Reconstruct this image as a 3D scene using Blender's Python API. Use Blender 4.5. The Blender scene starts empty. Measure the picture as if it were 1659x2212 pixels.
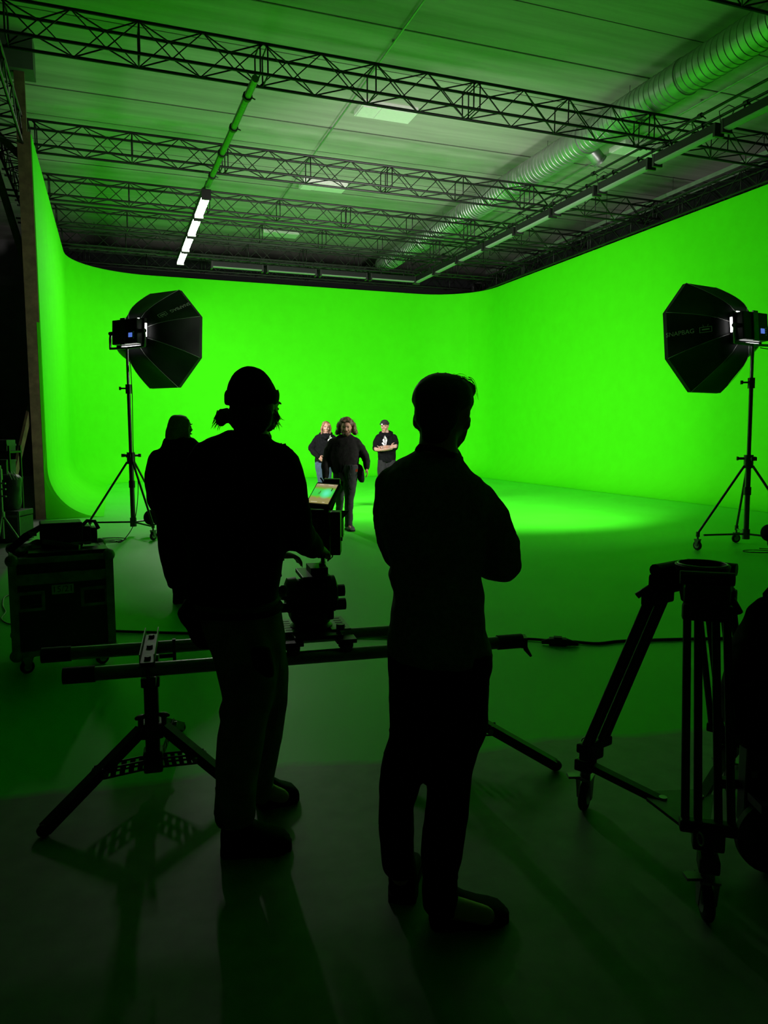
import bpy, bmesh, math, random
from mathutils import Vector, Matrix, noise
from mathutils.bvhtree import BVHTree
random.seed(7)
S = bpy.context.scene
COL = S.collection
V = Vector
pi = math.pi

# ------------------------------------------------------------------ camera, world, exposure
CAM = V((0, 0, 1.6)); PITCH = math.radians(6.1); YAW = math.radians(19.96); FPX = 1600.0
cd = bpy.data.cameras.new('camera'); cam = bpy.data.objects.new('camera', cd); COL.objects.link(cam)
cam.location = CAM; cam.rotation_euler = (pi/2 - PITCH, 0, -YAW)
cd.sensor_fit = 'VERTICAL'; cd.sensor_height = 24; cd.sensor_width = 18; cd.lens = FPX/2212*24
cd.clip_start = 0.05; cd.clip_end = 200
S.camera = cam
W = bpy.data.worlds.new('world'); S.world = W; W.use_nodes = True
W.node_tree.nodes['Background'].inputs[0].default_value = (0.0, 0.0, 0.0, 1)
W.node_tree.nodes['Background'].inputs[1].default_value = 0.0
S.view_settings.view_transform = 'Standard'; S.view_settings.look = 'None'
S.view_settings.exposure = 0.16; S.view_settings.gamma = 1.0; S.view_settings.use_curve_mapping = False
S.cycles.use_denoising = True
S.cycles.max_bounces = 8; S.cycles.diffuse_bounces = 5; S.cycles.glossy_bounces = 3
S.cycles.sample_clamp_indirect = 6.0
SOFT_W = 430.0     # watts of each softbox
SOFT_SPREAD = 112.0  # degrees
SOFT_L = 6.0        # glow of the diffuser cloth itself
TUBE_L = 90.0     # radiance of the lit ceiling tubes
LEAK_L = 7.0      # light leaking from the back of the softboxes

RIGHT = V((math.cos(YAW), -math.sin(YAW), 0)); FWD = V((math.sin(YAW), math.cos(YAW), 0)); UP = V((0, 0, 1))
def ray(u, v):
    x = (u-829.5)/FPX; y = (v-1106)/FPX
    return RIGHT*x + FWD*(math.cos(PITCH) - y*math.sin(PITCH)) + UP*(-math.sin(PITCH) - y*math.cos(PITCH))
def P(u, v, D):                      # the point seen at (u, v) at horizontal distance D along the view
    r = ray(u, v); return CAM + r*(D/r.dot(FWD))
def G(u, v, z=0.0):                  # the point seen at (u, v) on the level z
    r = ray(u, v); return CAM + r*((z-CAM.z)/r.z)
def L(p, x, y, z=0.0): return p + RIGHT*x + FWD*y + UP*z

# ------------------------------------------------------------------ materials
MATS = {}
def mat(name, rgb, rough=0.6, metal=0.0, var=0.18, scale=18.0, bump=0.0, emit=None, es=0.0, spec=0.5, sheen=0.0):
    if name in MATS: return MATS[name]
    m = bpy.data.materials.new(name); m.use_nodes = True; nt = m.node_tree; b = nt.nodes['Principled BSDF']
    tc = nt.nodes.new('ShaderNodeTexCoord'); n = nt.nodes.new('ShaderNodeTexNoise'); n.inputs['Scale'].default_value = scale
    n.inputs['Detail'].default_value = 4
    nt.links.new(tc.outputs['Object'], n.inputs['Vector'])
    r = nt.nodes.new('ShaderNodeValToRGB')
    a = [max(0, c*(1-var)) for c in rgb]; d = [min(1, c*(1+var)) for c in rgb]
    r.color_ramp.elements[0].color = (*a, 1); r.color_ramp.elements[1].color = (*d, 1)
    r.color_ramp.elements[0].position = 0.3; r.color_ramp.elements[1].position = 0.7
    nt.links.new(n.outputs['Fac'], r.inputs['Fac']); nt.links.new(r.outputs['Color'], b.inputs['Base Color'])
    b.inputs['Roughness'].default_value = rough; b.inputs['Metallic'].default_value = metal
    b.inputs['Specular IOR Level'].default_value = spec
    if sheen: b.inputs['Sheen Weight'].default_value = sheen
    if bump:
        bp = nt.nodes.new('ShaderNodeBump'); bp.inputs['Strength'].default_value = bump; bp.inputs['Distance'].default_value = 0.01
        nt.links.new(n.outputs['Fac'], bp.inputs['Height']); nt.links.new(bp.outputs['Normal'], b.inputs['Normal'])
    if emit:
        b.inputs['Emission Color'].default_value = (*emit, 1); b.inputs['Emission Strength'].default_value = es
    MATS[name] = m
    return m
BLACK_METAL = mat('black_metal', (0.008, 0.008, 0.009), 0.45, 0.3)
BLACK_PLASTIC = mat('black_plastic', (0.008, 0.008, 0.008), 0.45)
BLACK_CLOTH = mat('black_cloth', (0.007, 0.0072, 0.0085), 0.95, var=0.4, scale=30, spec=0.12)
RUBBER = mat('rubber', (0.008, 0.008, 0.008), 0.75)
STEEL = mat('steel', (0.5, 0.5, 0.5), 0.28, 1.0, var=0.1)
DULL_STEEL = mat('dull_steel', (0.22, 0.22, 0.22), 0.4, 1.0, var=0.15)
GALV = mat('galvanised', (0.42, 0.43, 0.43), 0.42, 0.85, var=0.15, scale=6)
ALU = mat('aluminium', (0.30, 0.31, 0.31), 0.4, 0.9, var=0.12)
WOOD = mat('raw_timber', (0.13, 0.095, 0.045), 0.75, var=0.3, scale=8)
WHITE = mat('white_paint', (0.7, 0.7, 0.68), 0.6, var=0.05)
GREEN = mat('chroma_green', (0.056, 0.72, 0.004), 0.75, var=0.03, scale=3, spec=0.05)
GREY_BOX = mat('grey_laminate', (0.05, 0.055, 0.055), 0.5)

# ------------------------------------------------------------------ mesh collection
class MB:
    def __init__(s): s.v = []; s.f = []
    def add(s, vs, fs):
        o = len(s.v); s.v += [V(x) for x in vs]; s.f += [tuple(i+o for i in f) for f in fs]; return s
    def box(s, c, size, ax=None):
        c = V(c); X, Y, Z = ax or (V((1, 0, 0)), V((0, 1, 0)), V((0, 0, 1))); a, b, d = size[0]/2, size[1]/2, size[2]/2
        vs = [c + X*(a*i) + Y*(b*j) + Z*(d*k) for i in (-1, 1) for j in (-1, 1) for k in (-1, 1)]
        return s.add(vs, [(0, 1, 3, 2), (4, 6, 7, 5), (0, 4, 5, 1), (2, 3, 7, 6), (0, 2, 6, 4), (1, 5, 7, 3)])
    def loft(s, rings, cap=True):
        n = len(rings[0]); o = len(s.v); vs = [p for r in rings for p in r]; fs = []
        for i in range(len(rings)-1):
            for j in range(n):
                k = (j+1) % n; fs.append((i*n+j, i*n+k, (i+1)*n+k, (i+1)*n+j))
        if cap:
            fs.append(tuple(range(n-1, -1, -1))); fs.append(tuple((len(rings)-1)*n + j for j in range(n)))
        return s.add(vs, fs)
    def tube(s, pts, r, n=8, closed=False, cap=True):
        pts = [V(p) for p in pts]; m = len(pts)
        rr = r if isinstance(r, (list, tuple)) else [r]*m
        rings = []; nrm = None
        for i in range(m):
            if closed: t = pts[(i+1) % m] - pts[i-1]
            else: t = pts[min(i+1, m-1)] - pts[max(i-1, 0)]
            t = t.normalized() if t.length > 1e-9 else V((0, 0, 1))
            if nrm is None:
                nrm = t.cross(V((0, 0, 1)))
                if nrm.length < 1e-3: nrm = t.cross(V((1, 0, 0)))
            nrm = (nrm - t*nrm.dot(t)); nrm.normalize(); bi = t.cross(nrm)
            rings.append([pts[i] + (nrm*math.cos(2*pi*k/n) + bi*math.sin(2*pi*k/n))*rr[i] for k in range(n)])
        if closed:
            o = len(s.v); s.v += [p for q in rings for p in q]
            for i in range(m):
                i2 = (i+1) % m
                for j in range(n):
                    k = (j+1) % n; s.f.append((o+i*n+j, o+i*n+k, o+i2*n+k, o+i2*n+j))
            return s
        return s.loft(rings, cap)
    def cyl(s, a, b, r, n=12, r2=None): return s.tube([a, b], [r, r if r2 is None else r2], n)
    def limb(s, pts, radii, n=14):          # a tapering limb with round ends
        pts = [V(p) for p in pts]; d0 = (pts[0]-pts[1]).normalized(); d1 = (pts[-1]-pts[-2]).normalized()
        r0, r1 = radii[0], radii[-1]
        P0 = [pts[0]+d0*r0*0.97, pts[0]+d0*r0*0.7]; P1 = [pts[-1]+d1*r1*0.7, pts[-1]+d1*r1*0.97]
        return s.tube(P0 + pts + P1, [r0*0.2, r0*0.7] + list(radii) + [r1*0.7, r1*0.2], n)
    def ell(s, c, a, b, d, n=16, m=10):     # ellipsoid with axis vectors a, b, d
        c = V(c); rings = []
        for i in range(m+1):
            t = pi*(0.02 + 0.96*i/m); z = -math.cos(t); r = math.sin(t)
            rings.append([c + d*z + (a*math.cos(2*pi*k/n) + b*math.sin(2*pi*k/n))*r for k in range(n)])
        return s.loft(rings)
    def lathe(s, c, axis, prof, n=20, cap=True):      # prof: (along, radius)
        axis = V(axis).normalized(); x = axis.cross(V((0, 0, 1)))
        if x.length < 1e-3: x = axis.cross(V((1, 0, 0)))
        x.normalize(); y = axis.cross(x)
        return s.loft([[V(c) + axis*h + (x*math.cos(2*pi*k/n) + y*math.sin(2*pi*k/n))*r for k in range(n)] for h, r in prof], cap)
    def torus(s, c, axis, R, r, n=28, m=8):
        axis = V(axis).normalized(); x = axis.cross(V((0, 0, 1)))
        if x.length < 1e-3: x = axis.cross(V((1, 0, 0)))
        x.normalize(); y = axis.cross(x); c = V(c)
        return s.tube([c + (x*math.cos(2*pi*k/n) + y*math.sin(2*pi*k/n))*R for k in range(n)], r, m, closed=True)
    def prism(s, poly, d):
        n = len(poly); d = V(d); poly = [V(p) for p in poly]
        fs = [tuple(range(n-1, -1, -1)), tuple(range(n, 2*n))] + [(i, (i+1) % n, n+(i+1) % n, n+i) for i in range(n)]
        return s.add(poly + [p+d for p in poly], fs)

def wloc(o):
    p = V((0, 0, 0))
    while o: p = p + o.location; o = o.parent
    return p
def obj(name, mb, m, parent=None, smooth=False, bevel=0.0, loc=None):
    off = wloc(parent) if parent else V((0, 0, 0))
    if loc is not None: off = V(loc)
    me = bpy.data.meshes.new(name); me.from_pydata([tuple(p-off) for p in mb.v], [], mb.f)
    bm = bmesh.new(); bm.from_mesh(me); bmesh.ops.recalc_face_normals(bm, faces=bm.faces)
    if bevel: bmesh.ops.bevel(bm, geom=bm.edges, offset=bevel, segments=2, affect='EDGES', profile=0.6)
    bm.to_mesh(me); bm.free()
    me.materials.append(m)
    if smooth: me.polygons.foreach_set('use_smooth', [True]*len(me.polygons))
    o = bpy.data.objects.new(name, me); COL.objects.link(o)
    if parent: o.parent = parent
    elif loc is not None: o.location = loc
    if smooth and smooth != 'all': 
        me.set_sharp_from_angle(angle=math.radians(40))
    return o
def organic(name, mb, m, parent, voxel=0.012, it=4, wr=0.0, freq=9.0, vert=1.0):
    tmp = obj('tmp', mb, m)
    md = tmp.modifiers.new('r', 'REMESH'); md.mode = 'VOXEL'; md.voxel_size = voxel; md.use_smooth_shade = True
    if it:
        sm = tmp.modifiers.new('s', 'SMOOTH'); sm.factor = 0.5; sm.iterations = it
    dg = bpy.context.evaluated_depsgraph_get(); dg.update()
    me = bpy.data.meshes.new_from_object(tmp.evaluated_get(dg)); me.name = name
    bpy.data.objects.remove(tmp)
    off = wloc(parent) if parent else V((0, 0, 0))
    for v in me.vertices:
        d = V((0, 0, 0))
        if wr:
            c = v.co; q = V((c.x*freq, c.y*freq, c.z*freq*vert))
            d = v.normal*(wr*(noise.noise(q) + 0.5*noise.noise(q*2.1)))
        v.co = v.co + d - off
    me.materials.clear(); me.materials.append(m)
    me.polygons.foreach_set('use_smooth', [True]*len(me.polygons))
    o = bpy.data.objects.new(name, me); COL.objects.link(o)
    if parent: o.parent = parent
    return o
def tag(o, label, cat, group=None):
    o['label'] = label; o['category'] = cat
    if group: o['group'] = group
    return o
def thing(name, label, cat, loc, group=None):
    o = bpy.data.objects.new(name, None); COL.objects.link(o); o.location = loc; o.empty_display_size = 0.1
    return tag(o, label, cat, group)
def struct(name, mb, m, parent=None, **k):
    o = obj(name, mb, m, parent, **k)
    if not parent: o['kind'] = 'structure'
    return o
def decal(name, tris2d, fn, target, d, m, parent, off=0.004, depth=3.0):
    """2-D polygons laid on a surface: fn maps 2-D to a start point, d is the ray direction"""
    dg = bpy.context.evaluated_depsgraph_get(); dg.update()
    me = target.data; t0 = wloc(target)
    bvh = BVHTree.FromPolygons([v.co + t0 for v in me.vertices], [tuple(p.vertices) for p in me.polygons])
    bm = bmesh.new()
    for poly in tris2d:
        bm.faces.new([bm.verts.new((x, y, 0)) for x, y in poly])
    bmesh.ops.triangulate(bm, faces=bm.faces)
    bmesh.ops.subdivide_edges(bm, edges=bm.edges, cuts=2, use_grid_fill=True)
    mb = MB(); vs = []
    for v in bm.verts:
        o = fn(v.co.x, v.co.y); h = bvh.ray_cast(o, d, depth)
        vs.append((h[0] - d*off) if h[0] is not None else o)
    bm.verts.index_update()
    mb.add(vs, [tuple(v.index for v in f.verts) for f in bm.faces]); bm.free()
    return obj(name, mb, m, parent)
def text_polys(s, size):
    c = bpy.data.curves.new('t', 'FONT'); c.body = s; c.size = size; c.align_x = 'CENTER'; c.align_y = 'CENTER'; c.resolution_u = 3
    o = bpy.data.objects.new('t', c); COL.objects.link(o)
    dg = bpy.context.evaluated_depsgraph_get(); dg.update()
    me = bpy.data.meshes.new_from_object(o.evaluated_get(dg))
    polys = [[(me.vertices[i].co.x, me.vertices[i].co.y) for i in p.vertices] for p in me.polygons]
    bpy.data.objects.remove(o); bpy.data.meshes.remove(me)
    return polys

# ------------------------------------------------------------------ the hall
XL, XR, YB, YN, HW, RC = -1.18, 13.3, 26.8, 15.1, 6.87, 0.95
ZC = 8.5
def floor_material():
    m = bpy.data.materials.new('studio_floor'); m.use_nodes = True; nt = m.node_tree; b = nt.nodes['Principled BSDF']; ln = nt.links.new
    g = nt.nodes.new('ShaderNodeNewGeometry'); sx = nt.nodes.new('ShaderNodeSeparateXYZ'); ln(g.outputs['Position'], sx.inputs[0])
    def M(op, a, c):
        n = nt.nodes.new('ShaderNodeMath'); n.operation = op
        for i, q in enumerate((a, c)):
            if isinstance(q, (int, float)): n.inputs[i].default_value = q
            else: ln(q, n.inputs[i])
        return n.outputs[0]
    n1 = nt.nodes.new('ShaderNodeTexNoise'); n1.inputs['Scale'].default_value = 1.1; n1.inputs['Detail'].default_value = 6; ln(g.outputs['Position'], n1.inputs['Vector'])
    n2 = nt.nodes.new('ShaderNodeTexNoise'); n2.inputs['Scale'].default_value = 9; n2.inputs['Detail'].default_value = 5; ln(g.outputs['Position'], n2.inputs['Vector'])
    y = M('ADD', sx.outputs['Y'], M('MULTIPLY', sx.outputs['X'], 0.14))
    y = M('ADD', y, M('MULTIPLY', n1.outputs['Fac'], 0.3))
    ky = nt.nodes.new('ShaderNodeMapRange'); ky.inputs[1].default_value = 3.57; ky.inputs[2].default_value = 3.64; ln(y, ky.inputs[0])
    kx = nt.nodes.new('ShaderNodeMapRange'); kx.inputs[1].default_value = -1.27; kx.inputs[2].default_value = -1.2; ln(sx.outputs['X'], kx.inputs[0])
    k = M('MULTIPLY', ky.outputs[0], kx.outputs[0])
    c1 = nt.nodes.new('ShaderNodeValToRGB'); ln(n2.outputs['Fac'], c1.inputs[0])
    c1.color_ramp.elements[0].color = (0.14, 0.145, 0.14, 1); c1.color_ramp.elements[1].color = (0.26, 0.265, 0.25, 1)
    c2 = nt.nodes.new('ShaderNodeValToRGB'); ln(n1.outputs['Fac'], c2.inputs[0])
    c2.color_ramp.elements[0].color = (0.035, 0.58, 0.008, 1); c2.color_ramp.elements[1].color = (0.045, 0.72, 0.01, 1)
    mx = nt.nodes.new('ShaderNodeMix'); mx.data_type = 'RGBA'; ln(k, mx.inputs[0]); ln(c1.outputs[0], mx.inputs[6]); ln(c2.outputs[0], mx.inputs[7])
    ln(mx.outputs[2], b.inputs['Base Color'])
    rg = nt.nodes.new('ShaderNodeMapRange'); rg.inputs[3].default_value = 0.42; rg.inputs[4].default_value = 0.62; ln(n1.outputs['Fac'], rg.inputs[0])
    ln(rg.outputs[0], b.inputs['Roughness']); b.inputs['Specular IOR Level'].default_value = 0.4
    return m
def ceiling_material():
    m = bpy.data.materials.new('concrete_ceiling'); m.use_nodes = True; nt = m.node_tree; b = nt.nodes['Principled BSDF']; ln = nt.links.new
    g = nt.nodes.new('ShaderNodeNewGeometry'); mp = nt.nodes.new('ShaderNodeMapping'); ln(g.outputs['Position'], mp.inputs[0]); mp.inputs['Scale'].default_value = (0.12, 1.6, 1)
    n1 = nt.nodes.new('ShaderNodeTexNoise'); n1.inputs['Scale'].default_value = 1.3; n1.inputs['Detail'].default_value = 7; n1.inputs['Roughness'].default_value = 0.65; ln(mp.outputs[0], n1.inputs['Vector'])
    n2 = nt.nodes.new('ShaderNodeTexNoise'); n2.inputs['Scale'].default_value = 14; ln(g.outputs['Position'], n2.inputs['Vector'])
    c = nt.nodes.new('ShaderNodeValToRGB'); ln(n1.outputs['Fac'], c.inputs[0])
    c.color_ramp.elements[0].position = 0.3; c.color_ramp.elements[1].position = 0.68
    c.color_ramp.elements[0].color = (0.27, 0.265, 0.24, 1); c.color_ramp.elements[1].color = (0.43, 0.42, 0.385, 1)
    ln(c.outputs[0], b.inputs['Base Color']); b.inputs['Roughness'].default_value = 0.9
    bp = nt.nodes.new('ShaderNodeBump'); bp.inputs['Strength'].default_value = 0.25; ln(n2.outputs['Fac'], bp.inputs['Height']); ln(bp.outputs[0], b.inputs['Normal'])
    return m
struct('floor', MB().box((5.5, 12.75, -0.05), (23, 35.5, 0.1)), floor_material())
struct('ceiling', MB().box((5.5, 12.75, ZC+0.1), (23, 35.5, 0.2)), ceiling_material())
DARKWALL = mat('dark_wall', (0.012, 0.012, 0.012), 0.95, var=0.3, scale=2)
BACKWALL = mat('grey_hall_wall', (0.10, 0.10, 0.10), 0.9, var=0.2, scale=2)
struct('wall_outer_left', MB().box((-6.05, 12.75, ZC/2), (0.1, 35.5, ZC)), DARKWALL)
struct('wall_outer_right', MB().box((17.05, 12.75, ZC/2), (0.1, 35.5, ZC)), BACKWALL)
struct('wall_outer_back', MB().box((5.5, 30.55, ZC/2), (23, 0.1, ZC)), BACKWALL)
struct('wall_front', MB().box((5.5, -5.05, ZC/2), (23, 0.1, ZC)), BACKWALL)

# cyclorama: floor cove swept along left wall, rounded corner, back wall, rounded corner, right wall
def cyc_path():
    out = []; RL, RR = 2.6, 2.2
    for i in range(9): out.append((V((XL, YN + (YB-RL-YN)*i/8, 0)), V((1, 0, 0)), 'left'))
    for i in range(1, 13):
        a = pi/2*i/12; c = V((XL+RL, YB-RL, 0)); n = V((math.cos(a), -math.sin(a), 0)); out.append((c - n*RL, n, 'left' if i <= 6 else 'back'))
    for i in range(1, 9): out.append((V((XL+RL + (XR-RR-XL-RL)*i/9, YB, 0)), V((0, -1, 0)), 'back'))
    for i in range(0, 13):
        a = pi/2*i/12; c = V((XR-RR, YB-RR, 0)); n = V((-math.sin(a), -math.cos(a), 0)); out.append((c - n*RR, n, 'back' if i <= 6 else 'right'))
    for i in range(1, 15): out.append((V((XR, YB-RR - (YB-RR-1.5)*i/14, 0)), V((-1, 0, 0)), 'right'))
    return out
path = cyc_path()
prof = [(RC, 0.004)] + [(RC - RC*math.sin(pi/2*i/14), RC - RC*math.cos(pi/2*i/14)) for i in range(1, 15)] + [(0, RC + (HW-RC)*i/5) for i in range(1, 6)]
outer = [(-0.09, HW), (-0.09, 0.002)]
full = prof + outer
for side in ('left', 'back', 'right'):
    idx = [i for i, q in enumerate(path) if q[2] == side]
    if idx[-1] < len(path)-1: idx.append(idx[-1]+1)
    rings = [[path[i][0] + path[i][1]*a + UP*h for a, h in full] for i in idx]
    struct('wall_' + side, MB().loft(rings), GREEN, smooth=True)
# near end of the left wall: painted end board, timber studs
eb = MB().prism([V((XL-0.06+a, YN-0.02, h)) for a, h in [(0, 0.0)] + prof[:1] + prof[1:15] + [(0.05, 1.3), (0.05, 3.6), (0, 3.6)]], (0, 0.02, 0))
struct('trim_1', eb, GREEN)
struct('trim_2', MB().box((XL-0.15, YN+0.02, 4.0), (0.17, 0.1, 8.0)), WOOD)
struct('trim_3', MB().box((XL-0.05, YN+0.0, 5.25), (0.07, 0.05, 3.3)), WOOD)
struct('trim_4', MB().box((XL-0.28, YN+0.1, 8.2), (0.75, 0.5, 0.6)), BACKWALL)
# far seams and runs of the ceiling slabs
SEAM = mat('ceiling_joint', (0.09, 0.09, 0.08), 0.9)
k = 5
for y, w in ((12.62, 0.03), (17.04, 0.035), (21.4, 0.03), (25.6, 0.03), (8.3, 0.03)):
    struct('trim_%d' % k, MB().box((5.5, y, ZC-0.004), (23, w, 0.012)), SEAM); k += 1
for y in (14.1, 15.6, 18.5, 20.0, 11.2, 9.8, 22.9, 24.3):
    struct('trim_%d' % k, MB().box((5.5, y, ZC-0.003), (23, 0.014, 0.008)), SEAM); k += 1

# ------------------------------------------------------------------ trusses
ZT, TS = 7.2, 0.45
TRUSS = mat('black_truss_steel', (0.012, 0.012, 0.012), 0.42, 0.5)
def truss(label, a, b, s=TS, sect=3.72, group='black lattice trusses under the ceiling', phase=0.0, side=None, hang=False):
    a = V(a); b = V(b); d = (b-a).normalized(); Ln = (b-a).length; sd = side or V((0, 1, 0)); up = UP
    t = thing('truss', label, 'truss', a, group)
    c4 = {'fb': V((0, 0, 0)), 'bb': sd*s, 'ft': up*s, 'bt': up*s + sd*s}
    for k in c4: obj('chord', MB().cyl(a+c4[k], b+c4[k], 0.026, 8), TRUSS, t, smooth=True)
    half = sect/2; q = sect/8
    for f0, f1, ph in (('ft', 'fb', 0), ('bt', 'bb', 1), ('ft', 'bt', 0), ('fb', 'bb', 1)):
        pts = []; n = int(Ln/q); 
        for i in range(n+1):
            x = i*q + (phase % (2*q))
            if x > Ln: break
            pts.append(a + d*x + c4[f0 if (i+ph) % 2 == 0 else f1])
        obj('lacing', MB().tube(pts, 0.0135, 5), TRUSS, t, smooth='all')
    if hang:
        for f in (0.08, 0.36, 0.64, 0.92): obj('hanger_rod', MB().cyl(a.lerp(b, f)+up*s+sd*s/2, V((a.lerp(b, f).x+sd.x*s/2, a.lerp(b, f).y+sd.y*s/2, ZC)), 0.008, 6).cyl(a.lerp(b, f)+up*s, a.lerp(b, f)+up*s+sd*s, 0.012, 6), TRUSS, t)
    x = phase % half; i = int(phase/half)
    j = 0
    while x <= Ln:
        full_joint = (round((x-phase)/half) % 2 == 0)
        for dx in ((-0.06, 0.06) if full_joint else (0,)):
            if 0 <= x+dx <= Ln:
                q0 = a + d*(x+dx)
                obj('cross_frame', MB().tube([q0+c4['fb'], q0+c4['bb'], q0+c4['bt'], q0+c4['ft']], 0.014, 5, closed=True), TRUSS, t, smooth='all')
        x += half; j += 1
    return t
names = ['nearest of the cross trusses, seen at upper right', 'second from the near end, holding the hung pipe', 'third from the near end, crossed by the hung pipe',
         'fourth from the near end, above the lit tubes', 'fifth from the near end, above the lit tubes', 'sixth from the near end, before the far wall']
for y, nm in zip((7.75, 12.2, 16.55, 19.75, 22.2, 24.6), names):
    truss('black square lattice truss, ' + nm, (-2.2, y, ZT), (14.0, y, ZT), phase=(2.43+2.2) % 3.72)
truss('black lattice truss along the top of the far green wall', (-1.6, 26.75, ZT-0.05), (14.0, 26.75, ZT-0.05), phase=1.0, hang=True)
truss('black lattice truss running above the left wall beside the timber post', (-1.78, 5.0, ZT-0.5), (-1.78, 26.5, ZT-0.5), side=V((1, 0, 0)), hang=True)
truss('black lattice truss running along the top of the right green wall', (13.2, 4.0, ZT-0.3), (13.2, 26.5, ZT-0.3), side=V((1, 0, 0)), hang=True)
# black masking cloth behind the right and back trusses
obm = MB().box((13.78, 15.4, 7.25), (0.03, 22.0, 0.55)); tag(obj('masking_cloth', obm, BLACK_CLOTH), 'black masking cloth hung behind the truss above the right green wall', 'cloth')
obm = MB().box((6.0, 27.245, 7.2), (15.4, 0.03, 0.75)); tag(obj('masking_cloth', obm, BLACK_CLOTH), 'black masking cloth hung behind the truss above the far green wall', 'cloth')

# ------------------------------------------------------------------ ducts, trays, ceiling fittings
def duct(label, a, b, r, pitch=0.14):
    a = V(a); b = V(b); Ln = (b-a).length; d = (b-a)/Ln
    t = thing('ventilation_duct', label, 'duct', a)
    pr = []; n = int(Ln/pitch)
    for i in range(n):
        x = i*pitch; pr += [(x, r), (x+pitch*0.8, r), (x+pitch*0.86, r+0.010), (x+pitch*0.94, r+0.010)]
    obj('duct_pipe', MB().lathe(a, d, pr, 28), GALV, t, smooth=True)
    x = 2.9
    while x < Ln:
        obj('joint_collar', MB().lathe(a+d*x, d, [(0, r+0.004), (0.005, r+0.022), (0.10, r+0.022), (0.105, r+0.004)], 28), GALV, t, smooth=True); x += 3.0
    x = 1.5
    while x < Ln:
        obj('hanger_rod', MB().cyl(a+d*x+UP*r, V(((a+d*x).x, (a+d*x).y, ZC)), 0.006, 6), DULL_STEEL, t); x += 3.0
    return t
t = duct('large ribbed silver duct running the length of the ceiling on the right', (9.95, 5.5, 8.0), (9.95, 27.6, 8.0), 0.31)
obj('branch_collar', MB().lathe((10.1, 14.6, 7.9), (0.75, 0, -0.6), [(0, 0.15), (0.4, 0.15), (0.41, 0.17), (0.45, 0.17)], 20), GALV, t, smooth=True)
duct('ribbed silver duct lying crosswise behind the far green wall', (-1.2, 28.2, 7.75), (9.5, 28.2, 7.75), 0.26)
def conduit(label, x):
    t = thing('conduit', label, 'pipe', (x, 4, ZC-0.055))
    obj('conduit_pipe', MB().cyl((x, 4, ZC-0.055), (x, 29, ZC-0.055), 0.016, 8), GALV, t)
    for y in range(5, 29, 2): obj('clip', MB().box((x, y, ZC-0.03), (0.06, 0.03, 0.044)), GALV, t)
conduit('thin conduit along the middle of the ceiling, left of the big duct', 4.9)
conduit('thin conduit on the ceiling, right of the big duct', 11.75)
FIT = mat('unlit_diffuser', (0.72, 0.72, 0.7), 0.5, var=0.03)
def ceiling_light(label, x, y):
    t = thing('ceiling_light', label, 'ceiling light', (x, y, ZC), 'unlit ceiling lights')
    obj('frame', MB().box((x, y, ZC-0.05), (1.25, 0.62, 0.1)), WHITE, t)
    obj('diffuser', MB().box((x+0.2, y, ZC-0.106), (0.78, 0.54, 0.015)), FIT, t)
    obj('mounting_plate', MB().box((x-0.45, y, ZC-0.112), (0.3, 0.5, 0.03)), WHITE, t)
ceiling_light('unlit white ceiling light above the second cross truss', 5.75, 15.7)
ceiling_light('unlit white ceiling light right of the lit tubes, above the third cross truss', 5.75, 20.8)
ceiling_light('unlit white ceiling light farthest back over the middle of the set', 5.65, 26.1)
ceiling_light('unlit white ceiling light right of the big duct, over the row of dark fixtures', 12.25, 15.6)
t = thing('cable_ladder', 'metal cable ladder hung beyond the right green wall', 'cable tray', (14.3, 8, 7.9))
for s in (-0.2, 0.2): obj('side_rail', MB().box((14.3+s, 17.5, 7.9), (0.02, 19, 0.1)), GALV, t)
for i in range(38): obj('rung', MB().box((14.3, 8.3+i*0.5, 7.87), (0.38, 0.04, 0.03)), GALV, t)
for i in range(5): obj('hanger_rod', MB().cyl((14.52, 9+i*4, 7.9), (14.52, 9+i*4, ZC), 0.008, 6), DULL_STEEL, t)
t = thing('pipe_run', 'pair of thin pipes under the ceiling beyond the cable ladder', 'pipe', (15.3, 8, 8.1))
for s in (0, 0.25): obj('pipe', MB().cyl((15.3+s, 8, 8.1), (15.3+s, 29, 8.1), 0.04, 10), DULL_STEEL, t)

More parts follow.
